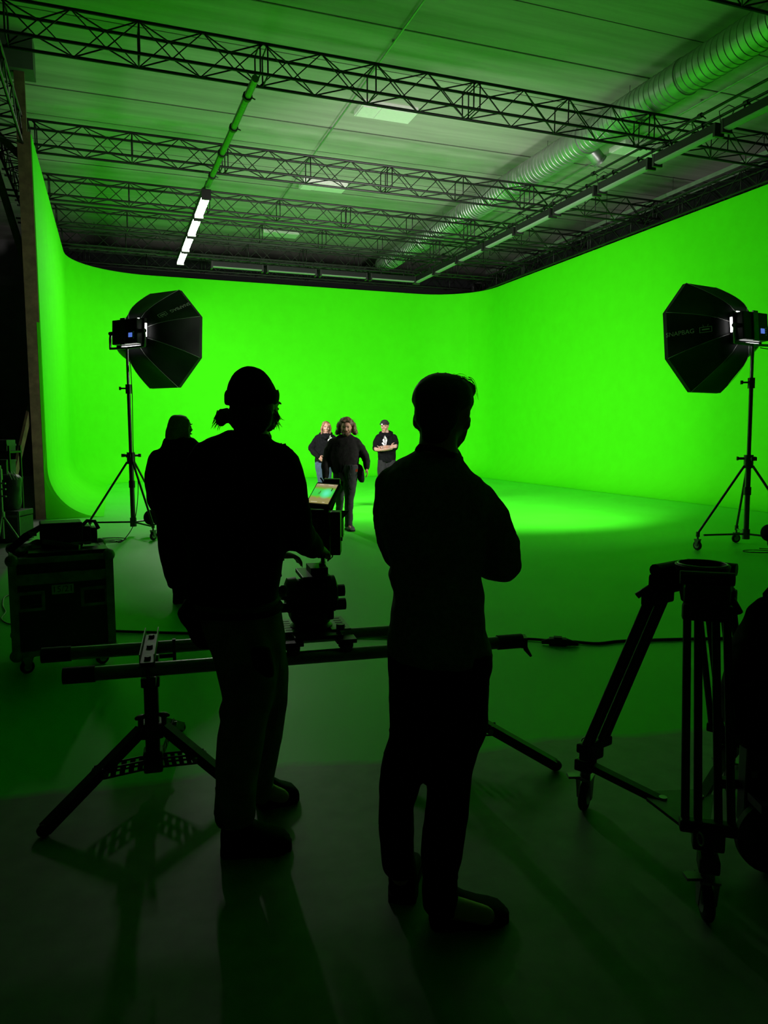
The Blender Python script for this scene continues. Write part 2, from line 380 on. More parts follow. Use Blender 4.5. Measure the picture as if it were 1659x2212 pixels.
# ------------------------------------------------------------------ linear lights
LIT = mat('lit_tube', (0.9, 0.88, 0.86), 0.4, var=0.02, emit=(1.0, 0.93, 0.90), es=TUBE_L)
UNLIT = mat('unlit_cover', (0.22, 0.24, 0.22), 0.5, var=0.03)
def linear_light(label, p0, p1, lit, group):
    p0 = V(p0); p1 = V(p1); d = (p1-p0).normalized(); sd = d.cross(UP); Ln = (p1-p0).length; c = (p0+p1)/2; w = 0.2
    t = thing('linear_light', label, 'studio light', c, group)
    obj('housing', MB().box(c+UP*0.045, (Ln-0.06, w, 0.15), (d, sd, UP)), BLACK_METAL, t)
    rings = []
    for i in range(9):
        a = pi*i/8; rings.append([p0+d*0.05 + sd*(math.cos(a)*w*0.47) - UP*(0.03+math.sin(a)*0.03), p1-d*0.05 + sd*(math.cos(a)*w*0.47) - UP*(0.03+math.sin(a)*0.03)])
    poly = [r[0] for r in rings]
    obj('diffuser', MB().prism(poly, (p1-p0)-d*0.1), LIT if lit else UNLIT, t, smooth=True)
    for q in (p0+d*0.025, p1-d*0.025): obj('end_cap', MB().box(q+UP*0.01, (0.05, w+0.01, 0.23), (d, sd, UP)), BLACK_PLASTIC, t)
    for f in (0.25, 0.75):
        q = p0+(p1-p0)*f
        b = obj('bracket', MB().tube([q+UP*0.12, q+UP*0.21], 0.016, 8), BLACK_METAL, t)
        obj('clamp', MB().torus(q+UP*0.235, d, 0.036, 0.012, 14, 6), BLACK_METAL, b)
        obj('knob', MB().cyl(q+UP*0.235+sd*0.045, q+UP*0.235+sd*0.12, 0.015, 8), BLACK_METAL, b)
    lc = MB(); e = p1-d*0.1
    lc.tube([e+UP*0.12, e+UP*0.3+sd*0.1, e+UP*0.38+d*0.1+sd*0.05, e+UP*0.3+d*0.2-sd*0.06, e+UP*0.12+d*0.22], 0.008, 6)
    obj('power_lead', lc, RUBBER, t, smooth='all')
    return t
ORD = ['first', 'second', 'third', 'fourth', 'fifth', 'sixth', 'seventh', 'eighth', 'ninth', 'tenth']
ZL = 6.88
for i in range(4):
    linear_light('lit white tube light over the left of the set, %s from the near end' % ORD[i], (2.14, 17.5+i*1.775, ZL), (2.14, 17.5+i*1.775+1.58, ZL), True, 'lit tube lights')
for i in range(9):
    linear_light('unlit dark linear light in the long right-hand row, %s from the near end' % ORD[i], (10.2, 9.06+i*1.755, ZL), (10.2, 9.06+i*1.755+1.62, ZL), False, 'unlit linear lights on the right')
for i in range(4):
    linear_light('unlit dark linear light in the cross row before the far wall, %s from the left' % ORD[i], (3.1+i*1.775, 24.62, ZL), (3.1+i*1.775+1.66, 24.62, ZL), False, 'unlit linear lights at the back')
def support_pipe(label, a, b, m=BLACK_METAL, r=0.025, n=5):
    a = V(a); b = V(b); t = thing('support_pipe', label, 'pipe', a)
    obj('pipe', MB().cyl(a, b, r, 10), m, t, smooth=True)
    for i in range(n):
        q = a + (b-a)*((i+0.5)/n); d = (b-a).normalized()
        c = obj('clamp', MB().cyl(q-d*0.04, q+d*0.04, r+0.02, 10), BLACK_METAL, t, smooth=True)
        obj('clamp_handle', MB().cyl(q+UP*0.02, q+UP*0.02+d.cross(UP)*0.13-UP*0.05, 0.011, 6), BLACK_METAL, c)
    return t
support_pipe('upper black pipe carrying the right-hand row of dark lights', (10.2, 7.3, ZL+0.43), (10.2, 24.9, ZL+0.43), n=11)
support_pipe('lower black pipe carrying the right-hand row of dark lights', (10.2, 7.3, ZL+0.235), (10.2, 24.9, ZL+0.235), n=9)
support_pipe('black pipe carrying the cross row of dark lights by the far wall', (1.95, 24.62, ZL+0.235), (10.05, 24.62, ZL+0.235), n=5)
support_pipe('black pipe above the four lit tube lights', (2.14, 17.35, ZL+0.235), (2.14, 24.5, ZL+0.235), n=4)
support_pipe('long metal pipe hung below the trusses leading to the lit tubes', (2.27, 12.1, 7.07), (2.15, 17.3, 7.02), DULL_STEEL, 0.06, 4)

# ------------------------------------------------------------------ softboxes and stands
SOFT = mat('softbox_diffuser', (0.85, 0.85, 0.85), 0.6, var=0.02, emit=(1.0, 0.94, 0.88), es=SOFT_L)
LEAK = mat('lamp_leak', (0.9, 0.9, 0.9), 0.5, var=0.02, emit=(1.0, 0.98, 0.95), es=LEAK_L)
SHELL = mat('softbox_fabric', (0.010, 0.0105, 0.012), 0.6, var=0.35, scale=5, bump=0.3, spec=0.35)
PIPING = mat('grey_piping', (0.3, 0.3, 0.29), 0.5)
PRINT = mat('grey_print', (0.85, 0.85, 0.83), 0.7, var=0.05)
SCREEN_BLUE = mat('blue_display', (0.02, 0.04, 0.1), 0.3, var=0.2, emit=(0.12, 0.25, 0.9), es=0.6)
def caster(p, parent, d, r=0.065):
    """p: floor contact; swivel wheel under a fork"""
    p = V(p); d = V(d).normalized(); ax = d.cross(UP)
    c = p + UP*r
    w = obj('wheel', MB().lathe(c-ax*0.016, ax, [(0, r*0.6), (0.002, r*0.9), (0.008, r), (0.024, r), (0.030, r*0.9), (0.032, r*0.6)], 24), RUBBER, parent, smooth=True)
    obj('wheel_hub', MB().lathe(c-ax*0.019, ax, [(0, r*0.25), (0.001, r*0.55), (0.037, r*0.55), (0.038, r*0.25)], 20), GALV, w, smooth=True)
    f = MB()
    for s in (-1, 1): f.prism([c+ax*s*0.026-d*0.012-UP*0.01, c+ax*s*0.026+d*0.012-UP*0.01, c+ax*s*0.026+d*0.035+UP*(r+0.02), c+ax*s*0.026-d*0.035+UP*(r+0.02)], ax*s*0.004)
    f.box(c+UP*(r+0.022), (0.075, 0.066, 0.008), (d, ax, UP)); f.cyl(c+UP*(r+0.02), c+UP*(r+0.07), 0.014, 10)
    obj('fork', f, DULL_STEEL, w)
    return w
def combo_stand(label, base, top, offs, mt):
    base = V((base.x, base.y, 0)); top = V(top); d = (top-base); H = top.z
    t = thing('light_stand', label, 'light stand', base)
    ax = lambda z: base + d*(z/H)
    obj('lower_column', MB().cyl(ax(0.17), ax(1.22), 0.036, 16), mt, t, smooth=True)
    obj('middle_column', MB().cyl(ax(1.2), ax(2.3), 0.027, 16), mt, t, smooth=True)
    obj('upper_column', MB().cyl(ax(2.28), top, 0.022, 16), STEEL, t, smooth=True)
    col = obj('leg_collar', MB().cyl(ax(1.12), ax(1.3), 0.062, 16), mt, t, smooth=True)
    for a in (0.4, 2.5, 4.4):
        q = ax(1.25); e = V((math.cos(a), math.sin(a), 0)); obj('clamp_knob', MB().cyl(q+e*0.05, q+e*0.13, 0.018, 8).box(q+e*0.14, (0.02, 0.07, 0.05), (e, e.cross(UP), UP)), BLACK_METAL, col)
    c2 = obj('riser_collar', MB().cyl(ax(2.2), ax(2.34), 0.045, 14), mt, t, smooth=True)
    obj('clamp_knob', MB().cyl(ax(2.28), ax(2.28)-RIGHT*0.12, 0.012, 8).box(ax(2.28)-RIGHT*0.13, (0.02, 0.04, 0.05), (RIGHT, FWD, UP)), BLACK_METAL, c2)
    obj('base_sleeve', MB().cyl(ax(0.14), ax(0.28), 0.05, 14), mt, t, smooth=True)
    obj('slide_collar', MB().cyl(ax(0.75), ax(0.86), 0.047, 14), BLACK_METAL, t, smooth=True)
    for x, y in offs:
        foot = L(base, x, y, 0.235); e = (foot-base); e.z = 0; e.normalize()
        lg = obj('leg', MB().tube([ax(1.15)+e*0.06, foot+e*0.0], 0.0165, 10), mt, t, smooth=True)
        obj('strut', MB().tube([ax(0.21)+e*0.04, base+(foot-base)*0.88*V((1, 1, 0)).length/V((1, 1, 0)).length + UP*0.0], 0.014, 8), mt, lg, smooth=True)
        obj('leg_socket', MB().cyl(foot+UP*0.02, foot-UP*0.05, 0.026, 10), mt, lg)
        caster(L(base, x, y), t, e.cross(UP)+e*0.4)
    return t
def softbox(label, panel, yaw_deg, tilt_deg, flip, side_print):
    """panel: centre of the lamp's back; yaw measured clockwise from +Y"""
    ya = math.radians(yaw_deg); ti = math.radians(tilt_deg)
    A = V((math.sin(ya)*math.cos(ti), math.cos(ya)*math.cos(ti), -math.sin(ti))); Sd = A.cross(UP).normalized(); U = Sd.cross(A).normalized()
    panel = V(panel); c0 = panel + A*0.17
    t = thing('studio_softbox', label, 'softbox', panel)
    DEP = 0.62; RF = 0.83
    def ringpt(k, q):             # k vertex index, q 0..1 from back to front
        a = pi/8 + k*pi/4; rr = 0.235 + (RF-0.235)*(q**0.55)
        sx = 1.0 + 0.25*(1-q)     # the back opening is wider than tall
        return c0 + A*(0.02+DEP*q) + Sd*(math.cos(a)*rr*sx) + U*(math.sin(a)*rr*(1-0.12*(1-q)))
    Q = [0, 0.08, 0.18, 0.3, 0.45, 0.6, 0.8, 1.0]
    m = 6; rings = []
    for q in Q:
        ring = []
        for k in range(8):
            p0, p1 = ringpt(k, q), ringpt(k+1, q); axp = c0 + A*(0.02+DEP*q)
            for j in range(m):
                f = j/m; p = p0.lerp(p1, f); sag = 0.05*math.sin(pi*f)*math.sin(pi*q)
                p = p + (axp-p).normalized()*sag
                ring.append(p + (p-axp).normalized()*0.012*noise.noise(p*3.1)*math.sin(pi*q))
        rings.append(ring)
    mb = MB().loft(rings, cap=False)
    # front lip
    n = 8*m; mb.loft([rings[-1], [p + A*0.06 for p in rings[-1]], [p + A*0.06 - (p-(c0+A*(DEP+0.02))).normalized()*0.012 for p in rings[-1]], [p - (p-(c0+A*(DEP+0.02))).normalized()*0.012 for p in rings[-1]]], cap=False)
    sh = obj('fabric_shell', mb, SHELL, t, smooth=True)
    for k in range(8):
        pts = []
        for q in Q: 
            p = ringpt(k, q); pts.append(p + (p-(c0+A*(0.02+DEP*q))).normalized()*0.004)
        obj('seam', MB().tube(pts, 0.0035, 5), PIPING, sh, smooth='all')
    cf = c0 + A*(DEP+0.02)
    obj('diffuser', MB().prism([cf + A*0.005 + (ringpt(k, 1.0)-cf)*0.97 for k in range(8)], A*0.004), SOFT, t)
    ld = bpy.data.lights.new('softbox_lamp', 'AREA'); ld.shape = 'DISK'; ld.size = 1.35; ld.energy = SOFT_W; ld.spread = math.radians(SOFT_SPREAD); ld.color = (1.0, 0.95, 0.9)
    lo = bpy.data.objects.new('softbox_lamp', ld); COL.objects.link(lo); lo.parent = t
    lo.location = cf + A*0.03 - panel; lo.rotation_euler = (-A).to_track_quat('Z', 'Y').to_euler()
    # lamp head
    hw, hh = 0.34, 0.26
    head = obj('lamp_head', MB().box(panel+A*0.06, (0.54, 0.12, 0.37), (Sd, A, U)), BLACK_METAL, t, bevel=0.012)
    obj('lamp_frame', MB().box(panel+A*0.15, (0.60, 0.06, 0.42), (Sd, A, U)), BLACK_METAL, t, bevel=0.01)
    obj('centre_rail', MB().box(panel-A*0.008+Sd*(-0.02), (0.10, 0.02, 0.40), (Sd, A, U)), DULL_STEEL, head)
    scr = obj('display', MB().box(panel-A*0.004+Sd*0.14-U*0.06, (0.075, 0.008, 0.065), (Sd, A, U)), SCREEN_BLUE, head)
    bt = MB()
    for i in range(4): obj('button', MB().box(panel-A*0.004+Sd*0.21-U*(0.02+0.03*i), (0.018, 0.01, 0.014), (Sd, A, U)), PRINT, head)
    for s in (-1, 1):
        obj('light_gap', MB().box(panel+A*0.135+U*s*0.205+Sd*(-0.02 if s > 0 else 0.02), (0.42, 0.035, 0.012), (Sd, A, U)), LEAK, t)
    for s in (-1, 1): obj('light_gap', MB().box(panel+A*0.15+Sd*s*0.305+U*0.03, (0.008, 0.03, 0.2), (Sd, A, U)), LEAK, t)
    # yoke
    y0 = panel+A*0.06
    pts = [y0-Sd*0.36+U*0.02, y0-Sd*0.38-U*0.08, y0-Sd*0.38-U*0.23, y0+Sd*0.0-U*0.24, y0+Sd*0.38-U*0.23, y0+Sd*0.38-U*0.08, y0+Sd*0.36+U*0.02]
    yk = obj('yoke', MB().tube(pts, 0.02, 8), DULL_STEEL, t, smooth='all')
    for s in (-1, 1): obj('pivot', MB().cyl(y0+Sd*s*0.27, y0+Sd*s*0.39, 0.03, 12), BLACK_METAL, yk, smooth=True)
    obj('spigot', MB().cyl(y0-U*0.23, y0-U*0.28-UP*0.12, 0.024, 12), STEEL, yk, smooth=True)
    # printed lettering on one panel, between seams k and k+1
    k = side_print; Pm = (ringpt(k, 0.66)+ringpt(k+1, 0.66))/2; axp = c0 + A*(0.02+DEP*0.66)
    rad = (ringpt(k+1, 1.0)+ringpt(k, 1.0))/2 - (ringpt(k+1, 0.4)+ringpt(k, 0.4))/2; rad.normalize()
    tan = (ringpt(k+1, 0.66)-ringpt(k, 0.66)).normalized(); nrm = rad.cross(tan)
    if nrm.dot(Pm-axp) < 0: nrm = -nrm
    ux, uy = (-rad, tan) if flip == 0 else (-rad, tan)
    if ux.cross(uy).dot(nrm) < 0: uy = -uy
    polys = text_polys('SNAPBAG', 0.085)
    base = lambda x, y: Pm + ux*x + uy*y + nrm*0.2
    decal('printed_name', polys, lambda x, y: base(x-0.05, y), sh, -nrm, PRINT, sh)
    ic = []
    def rect(x0, y0, x1, y1): ic.append([(x0, y0), (x1, y0), (x1, y1), (x0, y1)])
    X0, X1, Y0, Y1, w = 0.20, 0.35, -0.04, 0.035, 0.006
    rect(X0, Y0, X1, Y0+w); rect(X0, Y1-w, X1, Y1); rect(X0, Y0, X0+w, Y1); rect(X1-w, Y0, X1, Y1); rect(X0+0.03, -0.008, X1-0.03, 0.008)
    ic.append([(0.25, Y1), (0.255, Y1), (0.245, Y1+0.03), (0.24, Y1+0.03)]); ic.append([(0.295, Y1), (0.30, Y1), (0.312, Y1+0.03), (0.307, Y1+0.03)])
    decal('printed_emblem', ic, base, sh, -nrm, PRINT, sh)
    return t, y0-U*0.28-UP*0.1
# left: seen from behind, aimed at the right-hand corner
pL = P(268, 716, 11.5)
boxL, topL = softbox('large black eight-sided softbox seen from behind on the left stand', pL, 50, 3, 1, 0)
baseL = P(268, 1150, 11.7)
tl = V((topL.x, topL.y, topL.z)); bl = V((tl.x, tl.y, 0))
STAND_M = mat('stand_steel', (0.10, 0.10, 0.10), 0.35, 0.9, var=0.1)
combo_stand('tall wheeled steel stand carrying the left softbox', bl, tl, [(-0.66, -0.05), (0.32, 0.5), (0.48, -0.55)], STAND_M)
pR = P(1633, 704, 10.15)
boxR, topR = softbox('large black eight-sided softbox seen from the side at the right edge', pR, -10, 6, 0, 3)
tr = V(topR); br = V((P(1612, 1150, 10.15).x, P(1612, 1150, 10.15).y, 0))
combo_stand('tall wheeled steel stand carrying the right softbox', br, tr, [(-0.71, -0.1), (0.15, 0.6), (0.44, -0.57)], STAND_M)
# sandbag on the left stand's leg
sb = MB(); q = L(bl, 0.42, 0.0, 0.28)
sb.ell(q-RIGHT*0.12, RIGHT*0.14, FWD*0.1, UP*0.13); sb.ell(q+RIGHT*0.13-UP*0.05, RIGHT*0.14, FWD*0.1, UP*0.13); sb.ell(q+UP*0.05, RIGHT*0.12, FWD*0.09, UP*0.07)
o = organic('sandbag', sb, BLACK_CLOTH, None, 0.02, 2); tag(o, 'black sandbag laid over the foot of the left light stand', 'sandbag')
sb = MB(); q = P(1662, 1148, 9.9)
sb.ell(q-UP*0.02, RIGHT*0.11, FWD*0.12, UP*0.12); sb.ell(q+RIGHT*0.16-UP*0.02, RIGHT*0.13, FWD*0.12, UP*0.11)
o = organic('sandbag', sb, BLACK_CLOTH, None, 0.02, 2); tag(o, 'black sandbag by the foot of the right light stand', 'sandbag')
def cable(label, pts, r=0.006, m=RUBBER, res=8):
    P_ = [V(p) for p in pts]; out = []
    for i in range(len(P_)-1):
        a = P_[max(i-1, 0)]; b = P_[i]; c = P_[i+1]; d = P_[min(i+2, len(P_)-1)]
        for k in range(res):
            s = k/res; out.append(0.5*((2*b) + (c-a)*s + (2*a-5*b+4*c-d)*s*s + (3*b-a-3*c+d)*s**3))
    out.append(P_[-1])
    o = obj('power_cable', MB().tube(out, r, 6), m, None, smooth='all')
    return tag(o, label, 'cable')
c = L(bl, -0.1, -0.75)
pts = [tl+RIGHT*0.04-UP*0.05, L(bl, 0.07, -0.05, 2.2), L(bl, 0.06, -0.05, 1.3), L(bl, 0.13, -0.1, 0.8), L(bl, 0.12, -0.3, 0.25), L(bl, 0.06, -0.6, 0.02)]
for i in range(14): a = i*1.2; pts.append(L(bl, -0.15+0.22*math.cos(a)+0.01*i, -0.85+0.16*math.sin(a), 0.012+0.004*i))
cable('black power cable coiled on the floor under the left softbox', pts)
pts = [tr+RIGHT*0.1+UP*0.1, L(br, 0.42, 0, 2.6), L(br, 0.36, -0.05, 1.9), L(br, 0.3, -0.05, 1.0), L(br, 0.32, -0.1, 0.5), L(br, 0.2, -0.2, 0.1)]
for i in range(8): a = i*1.1; pts.append(L(br, 0.05+0.25*math.cos(a), -0.35+0.15*math.sin(a), 0.012+0.004*i))
cable('black power cable hanging beside the right light stand', pts)

# ------------------------------------------------------------------ foreground equipment
def frame_of(d):
    d = V(d).normalized(); s = d.cross(UP)
    if s.length < 1e-3: s = V(RIGHT)
    s.normalize(); return d, s, s.cross(d).normalized()

# --- flight case
fl, fr = G(32, 1424, 0.13), G(247, 1398, 0.13)
cx = (fr-fl).normalized(); cy = V((-cx.y, cx.x, 0)); cw = (fr-fl).length; cdp = 0.6; z0, z1 = 0.13, 0.79
t = thing('flight_case', 'black flight case on wheels with a white number label', 'flight case', V((fl.x, fl.y, 0))+cx*cw/2+cy*cdp/2)
cc = V((fl.x, fl.y, 0)) + cx*cw/2 + cy*cdp/2; A3 = (cx, cy, UP)
PANEL = mat('black_laminate', (0.009, 0.0095, 0.0095), 0.5, var=0.3, bump=0.1, scale=60)
bd = obj('body', MB().box(cc+UP*(z0+0.255), (cw-0.03, cdp-0.03, 0.5), A3), PANEL, t)
ld = obj('lid', MB().box(cc+UP*(z1-0.075), (cw-0.03, cdp-0.03, 0.14), A3), PANEL, t)
def edge(p, q, w=0.045):
    d = (q-p).normalized(); return MB().tube([p, q], w*0.62, 4)
EDGE_M = mat('worn_edging', (0.22, 0.23, 0.23), 0.5, 0.5, var=0.3)
def C(i, j, z): return cc + cx*(i*(cw/2-0.012)) + cy*(j*(cdp/2-0.012)) + UP*z
for i, j in ((-1, -1), (1, -1), (1, 1), (-1, 1)):
    obj('edge_trim', MB().box((C(i, j, z0)+C(i, j, z1))/2, (0.05, 0.05, z1-z0), A3), EDGE_M, t)
for z, par in ((z0+0.02, bd), (z0+0.50, bd), (z0+0.535, ld), (z1-0.02, ld)):
    for (a, b) in (((-1, -1), (1, -1)), ((1, -1), (1, 1)), ((1, 1), (-1, 1)), ((-1, 1), (-1, -1))):
        p, q = C(*a, z), C(*b, z); d = (q-p).normalized()
        obj('edge_strip', MB().box((p+q)/2, ((q-p).length, 0.034, 0.036), (d, d.cross(UP), UP)), EDGE_M, par)
for z in (z0+0.015, z1-0.015):
    for i, j in ((-1, -1), (1, -1), (1, 1), (-1, 1)):
        obj('ball_corner', MB().ell(C(i, j, z), cx*0.042, cy*0.042, UP*0.042, 12, 8), EDGE_M, t, smooth=True)
fz = lambda x, z, o=0.0: cc + cx*x - cy*(cdp/2-0.015+o) + UP*z
for x in (-0.195, 0.195):
    h = obj('handle_plate', MB().box(fz(x, z0+0.37, 0.004), (0.17, 0.008, 0.13), A3), EDGE_M, bd)
    obj('handle_recess', MB().box(fz(x, z0+0.37, 0.009), (0.13, 0.006, 0.09), A3), BLACK_METAL, h)
    obj('handle_grip', MB().tube([fz(x-0.055, z0+0.40, 0.012), fz(x-0.055, z0+0.355, 0.025), fz(x+0.055, z0+0.355, 0.025), fz(x+0.055, z0+0.40, 0.012)], 0.008, 8), RUBBER, h, smooth='all')
lb = obj('number_label', MB().box(fz(0.0, z0+0.435, 0.004), (0.135, 0.003, 0.062), A3), mat('paper_label', (0.5, 0.5, 0.5), 0.7, var=0.05), bd)
lb['label'] = 'white paper label reading 15/21'
decal('label_number', text_polys('15/21', 0.058), lambda x, y: fz(x, z0+0.435+y, 0.1), lb, cy, mat('black_ink', (0.01, 0.01, 0.01), 0.7), lb, off=0.001)
for i, j in ((-1, -1), (1, -1), (1, 1), (-1, 1)):
    p = C(i*0.8, j*0.75, 0); caster(p, t, cx*0.9+cy*0.3, r=0.045)
    obj('wheel_plate', MB().box(p+UP*0.125, (0.11, 0.1, 0.012), A3), DULL_STEEL, t)

# --- things lying on the case
top = z1+0.002
def onc(x, y, z=0): return cc + cx*x + cy*y + UP*(top+z)
t = thing('battery_charger', 'black boxy charger unit standing on the flight case', 'charger', onc(0.02, 0.05))
obj('casing', MB().box(onc(0.02, 0.05, 0.105), (0.27, 0.2, 0.17), A3), BLACK_PLASTIC, t, bevel=0.008)
obj('battery', MB().box(onc(0.185, 0.05, 0.09), (0.05, 0.15, 0.13), A3), BLACK_PLASTIC, t, bevel=0.008)
obj('battery', MB().box(onc(0.235, 0.06, 0.085), (0.04, 0.13, 0.11), A3), BLACK_PLASTIC, t, bevel=0.01)
obj('handle', MB().tube([onc(0.16, 0.0, 0.16), onc(0.19, 0.0, 0.19), onc(0.24, 0.0, 0.185), onc(0.265, 0.0, 0.13)], 0.013, 8), BLACK_PLASTIC, t, smooth='all')
obj('foot_rail', MB().box(onc(0.0, 0.05, 0.012), (0.3, 0.18, 0.022), A3), BLACK_METAL, t)
t = thing('tray', 'dark flat tray lying at the front of the flight case', 'tray', onc(0.05, -0.17))
obj('tray_base', MB().box(onc(0.05, -0.18, 0.012), (0.5, 0.18, 0.022), A3), BLACK_PLASTIC, t, bevel=0.005)
obj('tray_edge', MB().box(onc(0.14, -0.10, 0.05), (0.13, 0.012, 0.012), A3), mat('pale_plastic', (0.25, 0.27, 0.3), 0.3), t)
q0, q1 = onc(-0.10, -0.06, 0.07), onc(0.12, -0.2, 0.035)
t = thing('metal_rule', 'pale metal rail lying slanted against the charger on the flight case', 'rail', (q0+q1)/2)
d, s, u = frame_of(q1-q0)
obj('bar', MB().box((q0+q1)/2, ((q1-q0).length, 0.022, 0.03), (d, s, u)), ALU, t)
for f in (0.3, 0.5, 0.7): obj('hole', MB().box(q0.lerp(q1, f)-s*0.011, (0.02, 0.004, 0.01), (d, s, u)), BLACK_METAL, t)
q0, q1 = onc(-0.31, -0.12, 0.03), onc(-0.10, -0.02, 0.17)
t = thing('bracket_arm', 'black padded arm leaning up the left of the charger', 'bracket', q0)
obj('pad', MB().tube([q0, q0.lerp(q1, 0.5)+UP*0.01, q1], [0.022, 0.028, 0.018], 8), BLACK_CLOTH, t, smooth='all')
obj('arm', MB().tube([q1, onc(-0.08, 0.03, 0.16), onc(-0.05, 0.05, 0.02)], 0.012, 8), BLACK_METAL, t, smooth='all')
obj('clip', MB().box(q0.lerp(q1, 0.7)-cy*0.02, (0.05, 0.03, 0.03), A3), DULL_STEEL, t)
cl = MB()
cl.ell(onc(-0.2, -0.02, 0.025), cx*0.1, cy*0.09, UP*0.03); cl.ell(onc(-0.12, 0.02, 0.035), cx*0.07, cy*0.06, UP*0.04); cl.ell(onc(-0.25, -0.1, 0.018), cx*0.05, cy*0.06, UP*0.02)
o = organic('cloth', cl, mat('grey_green_cloth', (0.10, 0.12, 0.10), 0.9), None, 0.008, 2, wr=0.008, freq=25); tag(o, 'crumpled grey cloth on the left of the flight case lid', 'cloth')

# --- slider: two steel tubes on two low stands
ra, rb = P(150, 1457, 2.98), P(1116, 1385, 3.49); ra.z = rb.z = 0.60
sd_, ss, su = frame_of(rb-ra); back = ss if ss.dot(FWD) > 0 else -ss
RB = 0.33
t = thing('camera_slider', 'steel twin-tube camera slider track running waist-low behind both men', 'slider', (ra+rb)/2)
for k in (0, 1):
    a, b = ra+back*RB*k - sd_*(0.14*k), rb+back*RB*k - (sd_*0.13 if k else sd_*0)
    tb = obj('rail_tube', MB().cyl(a, b, 0.03, 20), mat('rail_steel', (0.16, 0.165, 0.16), 0.33, 0.95, var=0.1), t, smooth=True)
    for e, o_ in ((a, -1), (b, 1)): obj('end_cap', MB().cyl(e-sd_*o_*0.10, e+sd_*o_*0.025, 0.0345, 20), RUBBER, tb, smooth=True)
def slider_stand(label, q, legs):
    """q: point on the near rail above the post"""
    mid = q + back*RB/2; base = V((mid.x, mid.y, 0))
    t = thing('slider_stand', label, 'stand', base)
    obj('post', MB().box(V((mid.x, mid.y, 0.335)), (0.062, 0.062, 0.43), (sd_, back, UP)), BLACK_METAL, t, bevel=0.01)
    obj('post_sleeve', MB().box(V((mid.x, mid.y, 0.50)), (0.078, 0.078, 0.05), (sd_, back, UP)), BLACK_METAL, t, bevel=0.008)
    ch = MB(); c = V((mid.x, mid.y, 0.645))
    ch.box(c, (0.06, RB+0.12, 0.006), (sd_, back, UP))
    for s in (-1, 1): ch.box(c+sd_*s*0.029+UP*0.018, (0.004, RB+0.12, 0.04), (sd_, back, UP))
    chn = obj('cross_channel', ch, mat('channel_steel', (0.12, 0.125, 0.12), 0.5, 0.6), t)
    for s in (-0.5, 0, 0.5): obj('bolt', MB().cyl(c+back*s*RB*1.05, c+back*s*RB*1.05+UP*0.016, 0.015, 6), BLACK_METAL, chn)
    for s in (0, RB): 
        sad = q+back*s; obj('saddle', MB().torus(sad, sd_, 0.036, 0.009, 20, 6).box(sad+UP*0.033, (0.05, 0.075, 0.014), (sd_, back, UP)), BLACK_METAL, t)
    obj('under_beam', MB().box(V((mid.x, mid.y, 0.548)), (0.06, RB+0.05, 0.035), (sd_, back, UP)), BLACK_METAL, t)
    kn = obj('clamp_lever', MB().cyl(c+sd_*0.04-UP*0.04, c+sd_*0.1-UP*0.04, 0.01, 8).box(c+sd_*0.105-UP*0.02, (0.014, 0.02, 0.11), (sd_, back, UP)), BLACK_METAL, t)
    obj('hub', MB().box(V((mid.x, mid.y, 0.275)), (0.10, 0.10, 0.07), (sd_, back, UP)), BLACK_METAL, t, bevel=0.012)
    obj('lower_hub', MB().box(V((mid.x, mid.y, 0.13)), (0.085, 0.085, 0.10), (sd_, back, UP)), BLACK_METAL, t, bevel=0.012)
    for fx in legs:
        e = V((fx.x-base.x, fx.y-base.y, 0)); R_ = e.length; e.normalize(); s = e.cross(UP)
        h = base+e*0.06+UP*0.285; f = V((fx.x, fx.y, 0.028)); 
        lg = obj('leg', MB().box((h+f)/2, ((h-f).length, 0.044, 0.044), ((f-h).normalized(), s, s.cross((f-h).normalized()))), BLACK_METAL, t)
        obj('foot', MB().ell(f-UP*0.002, e*0.032, s*0.028, UP*0.026, 12, 8), RUBBER, lg, smooth=True)
        m = h.lerp(f, 0.45); b0 = base+e*0.045+UP*0.13
        for k in (-1, 1):
            br = MB(); dd = (m-b0).normalized(); uu = s.cross(dd)
            n = 5; w = 0.045; LL = (m-b0).length     # perforated strip: rails and webs
            br.box((b0+m)/2+s*k*0.028+uu*w*0.42, (LL, 0.004, w*0.2), (dd, s, uu)); br.box((b0+m)/2+s*k*0.028-uu*w*0.42, (LL, 0.004, w*0.2), (dd, s, uu))
            for i in range(n+1): br.box(b0+dd*LL*i/n+s*k*0.028, (LL/n*0.55, 0.004, w), (dd, s, uu))
            obj('perforated_brace', br, BLACK_METAL, lg)
        obj('brace_pin', MB().cyl(m-s*0.045, m+s*0.045, 0.012, 10), DULL_STEEL, lg)
        obj('locking_knob', MB().cyl(h+UP*0.01, h+UP*0.055, 0.012, 8).ell(h+UP*0.06, e*0.03, s*0.018, UP*0.012, 10, 6), BLACK_METAL, lg)
    return t
def on_rail(u): 
    f = (u-150)/(1116-150); D0, D1 = 2.98, 3.49; w0, w1 = 1/D0, 1/D1
    k = f*w1/( (1-f)*w0 + f*w1) if False else None
    lo, hi = 0.0, 1.0
    for _ in range(40):
        m = (lo+hi)/2; q = ra.lerp(rb, m)-CAM; zc = q.dot(FWD)*math.cos(PITCH)-q.z*math.sin(PITCH); uu = 829.5+FPX*q.dot(RIGHT)/zc
        if uu < u: lo = m
        else: hi = m
    return ra.lerp(rb, lo)
q = on_rail(320); b = q+back*RB/2
slider_stand('low black stand under the left end of the slider track', q, [G(97, 1806), G(525, 1724), L(V((b.x, b.y, 0)), -0.05, 0.62)])
q = on_rail(955); b = q+back*RB/2
slider_stand('low black stand under the right end of the slider track, mostly behind the man', q, [G(1199, 1664), L(V((b.x, b.y, 0)), -0.17, -0.34), L(V((b.x, b.y, 0)), -0.1, 0.6)])

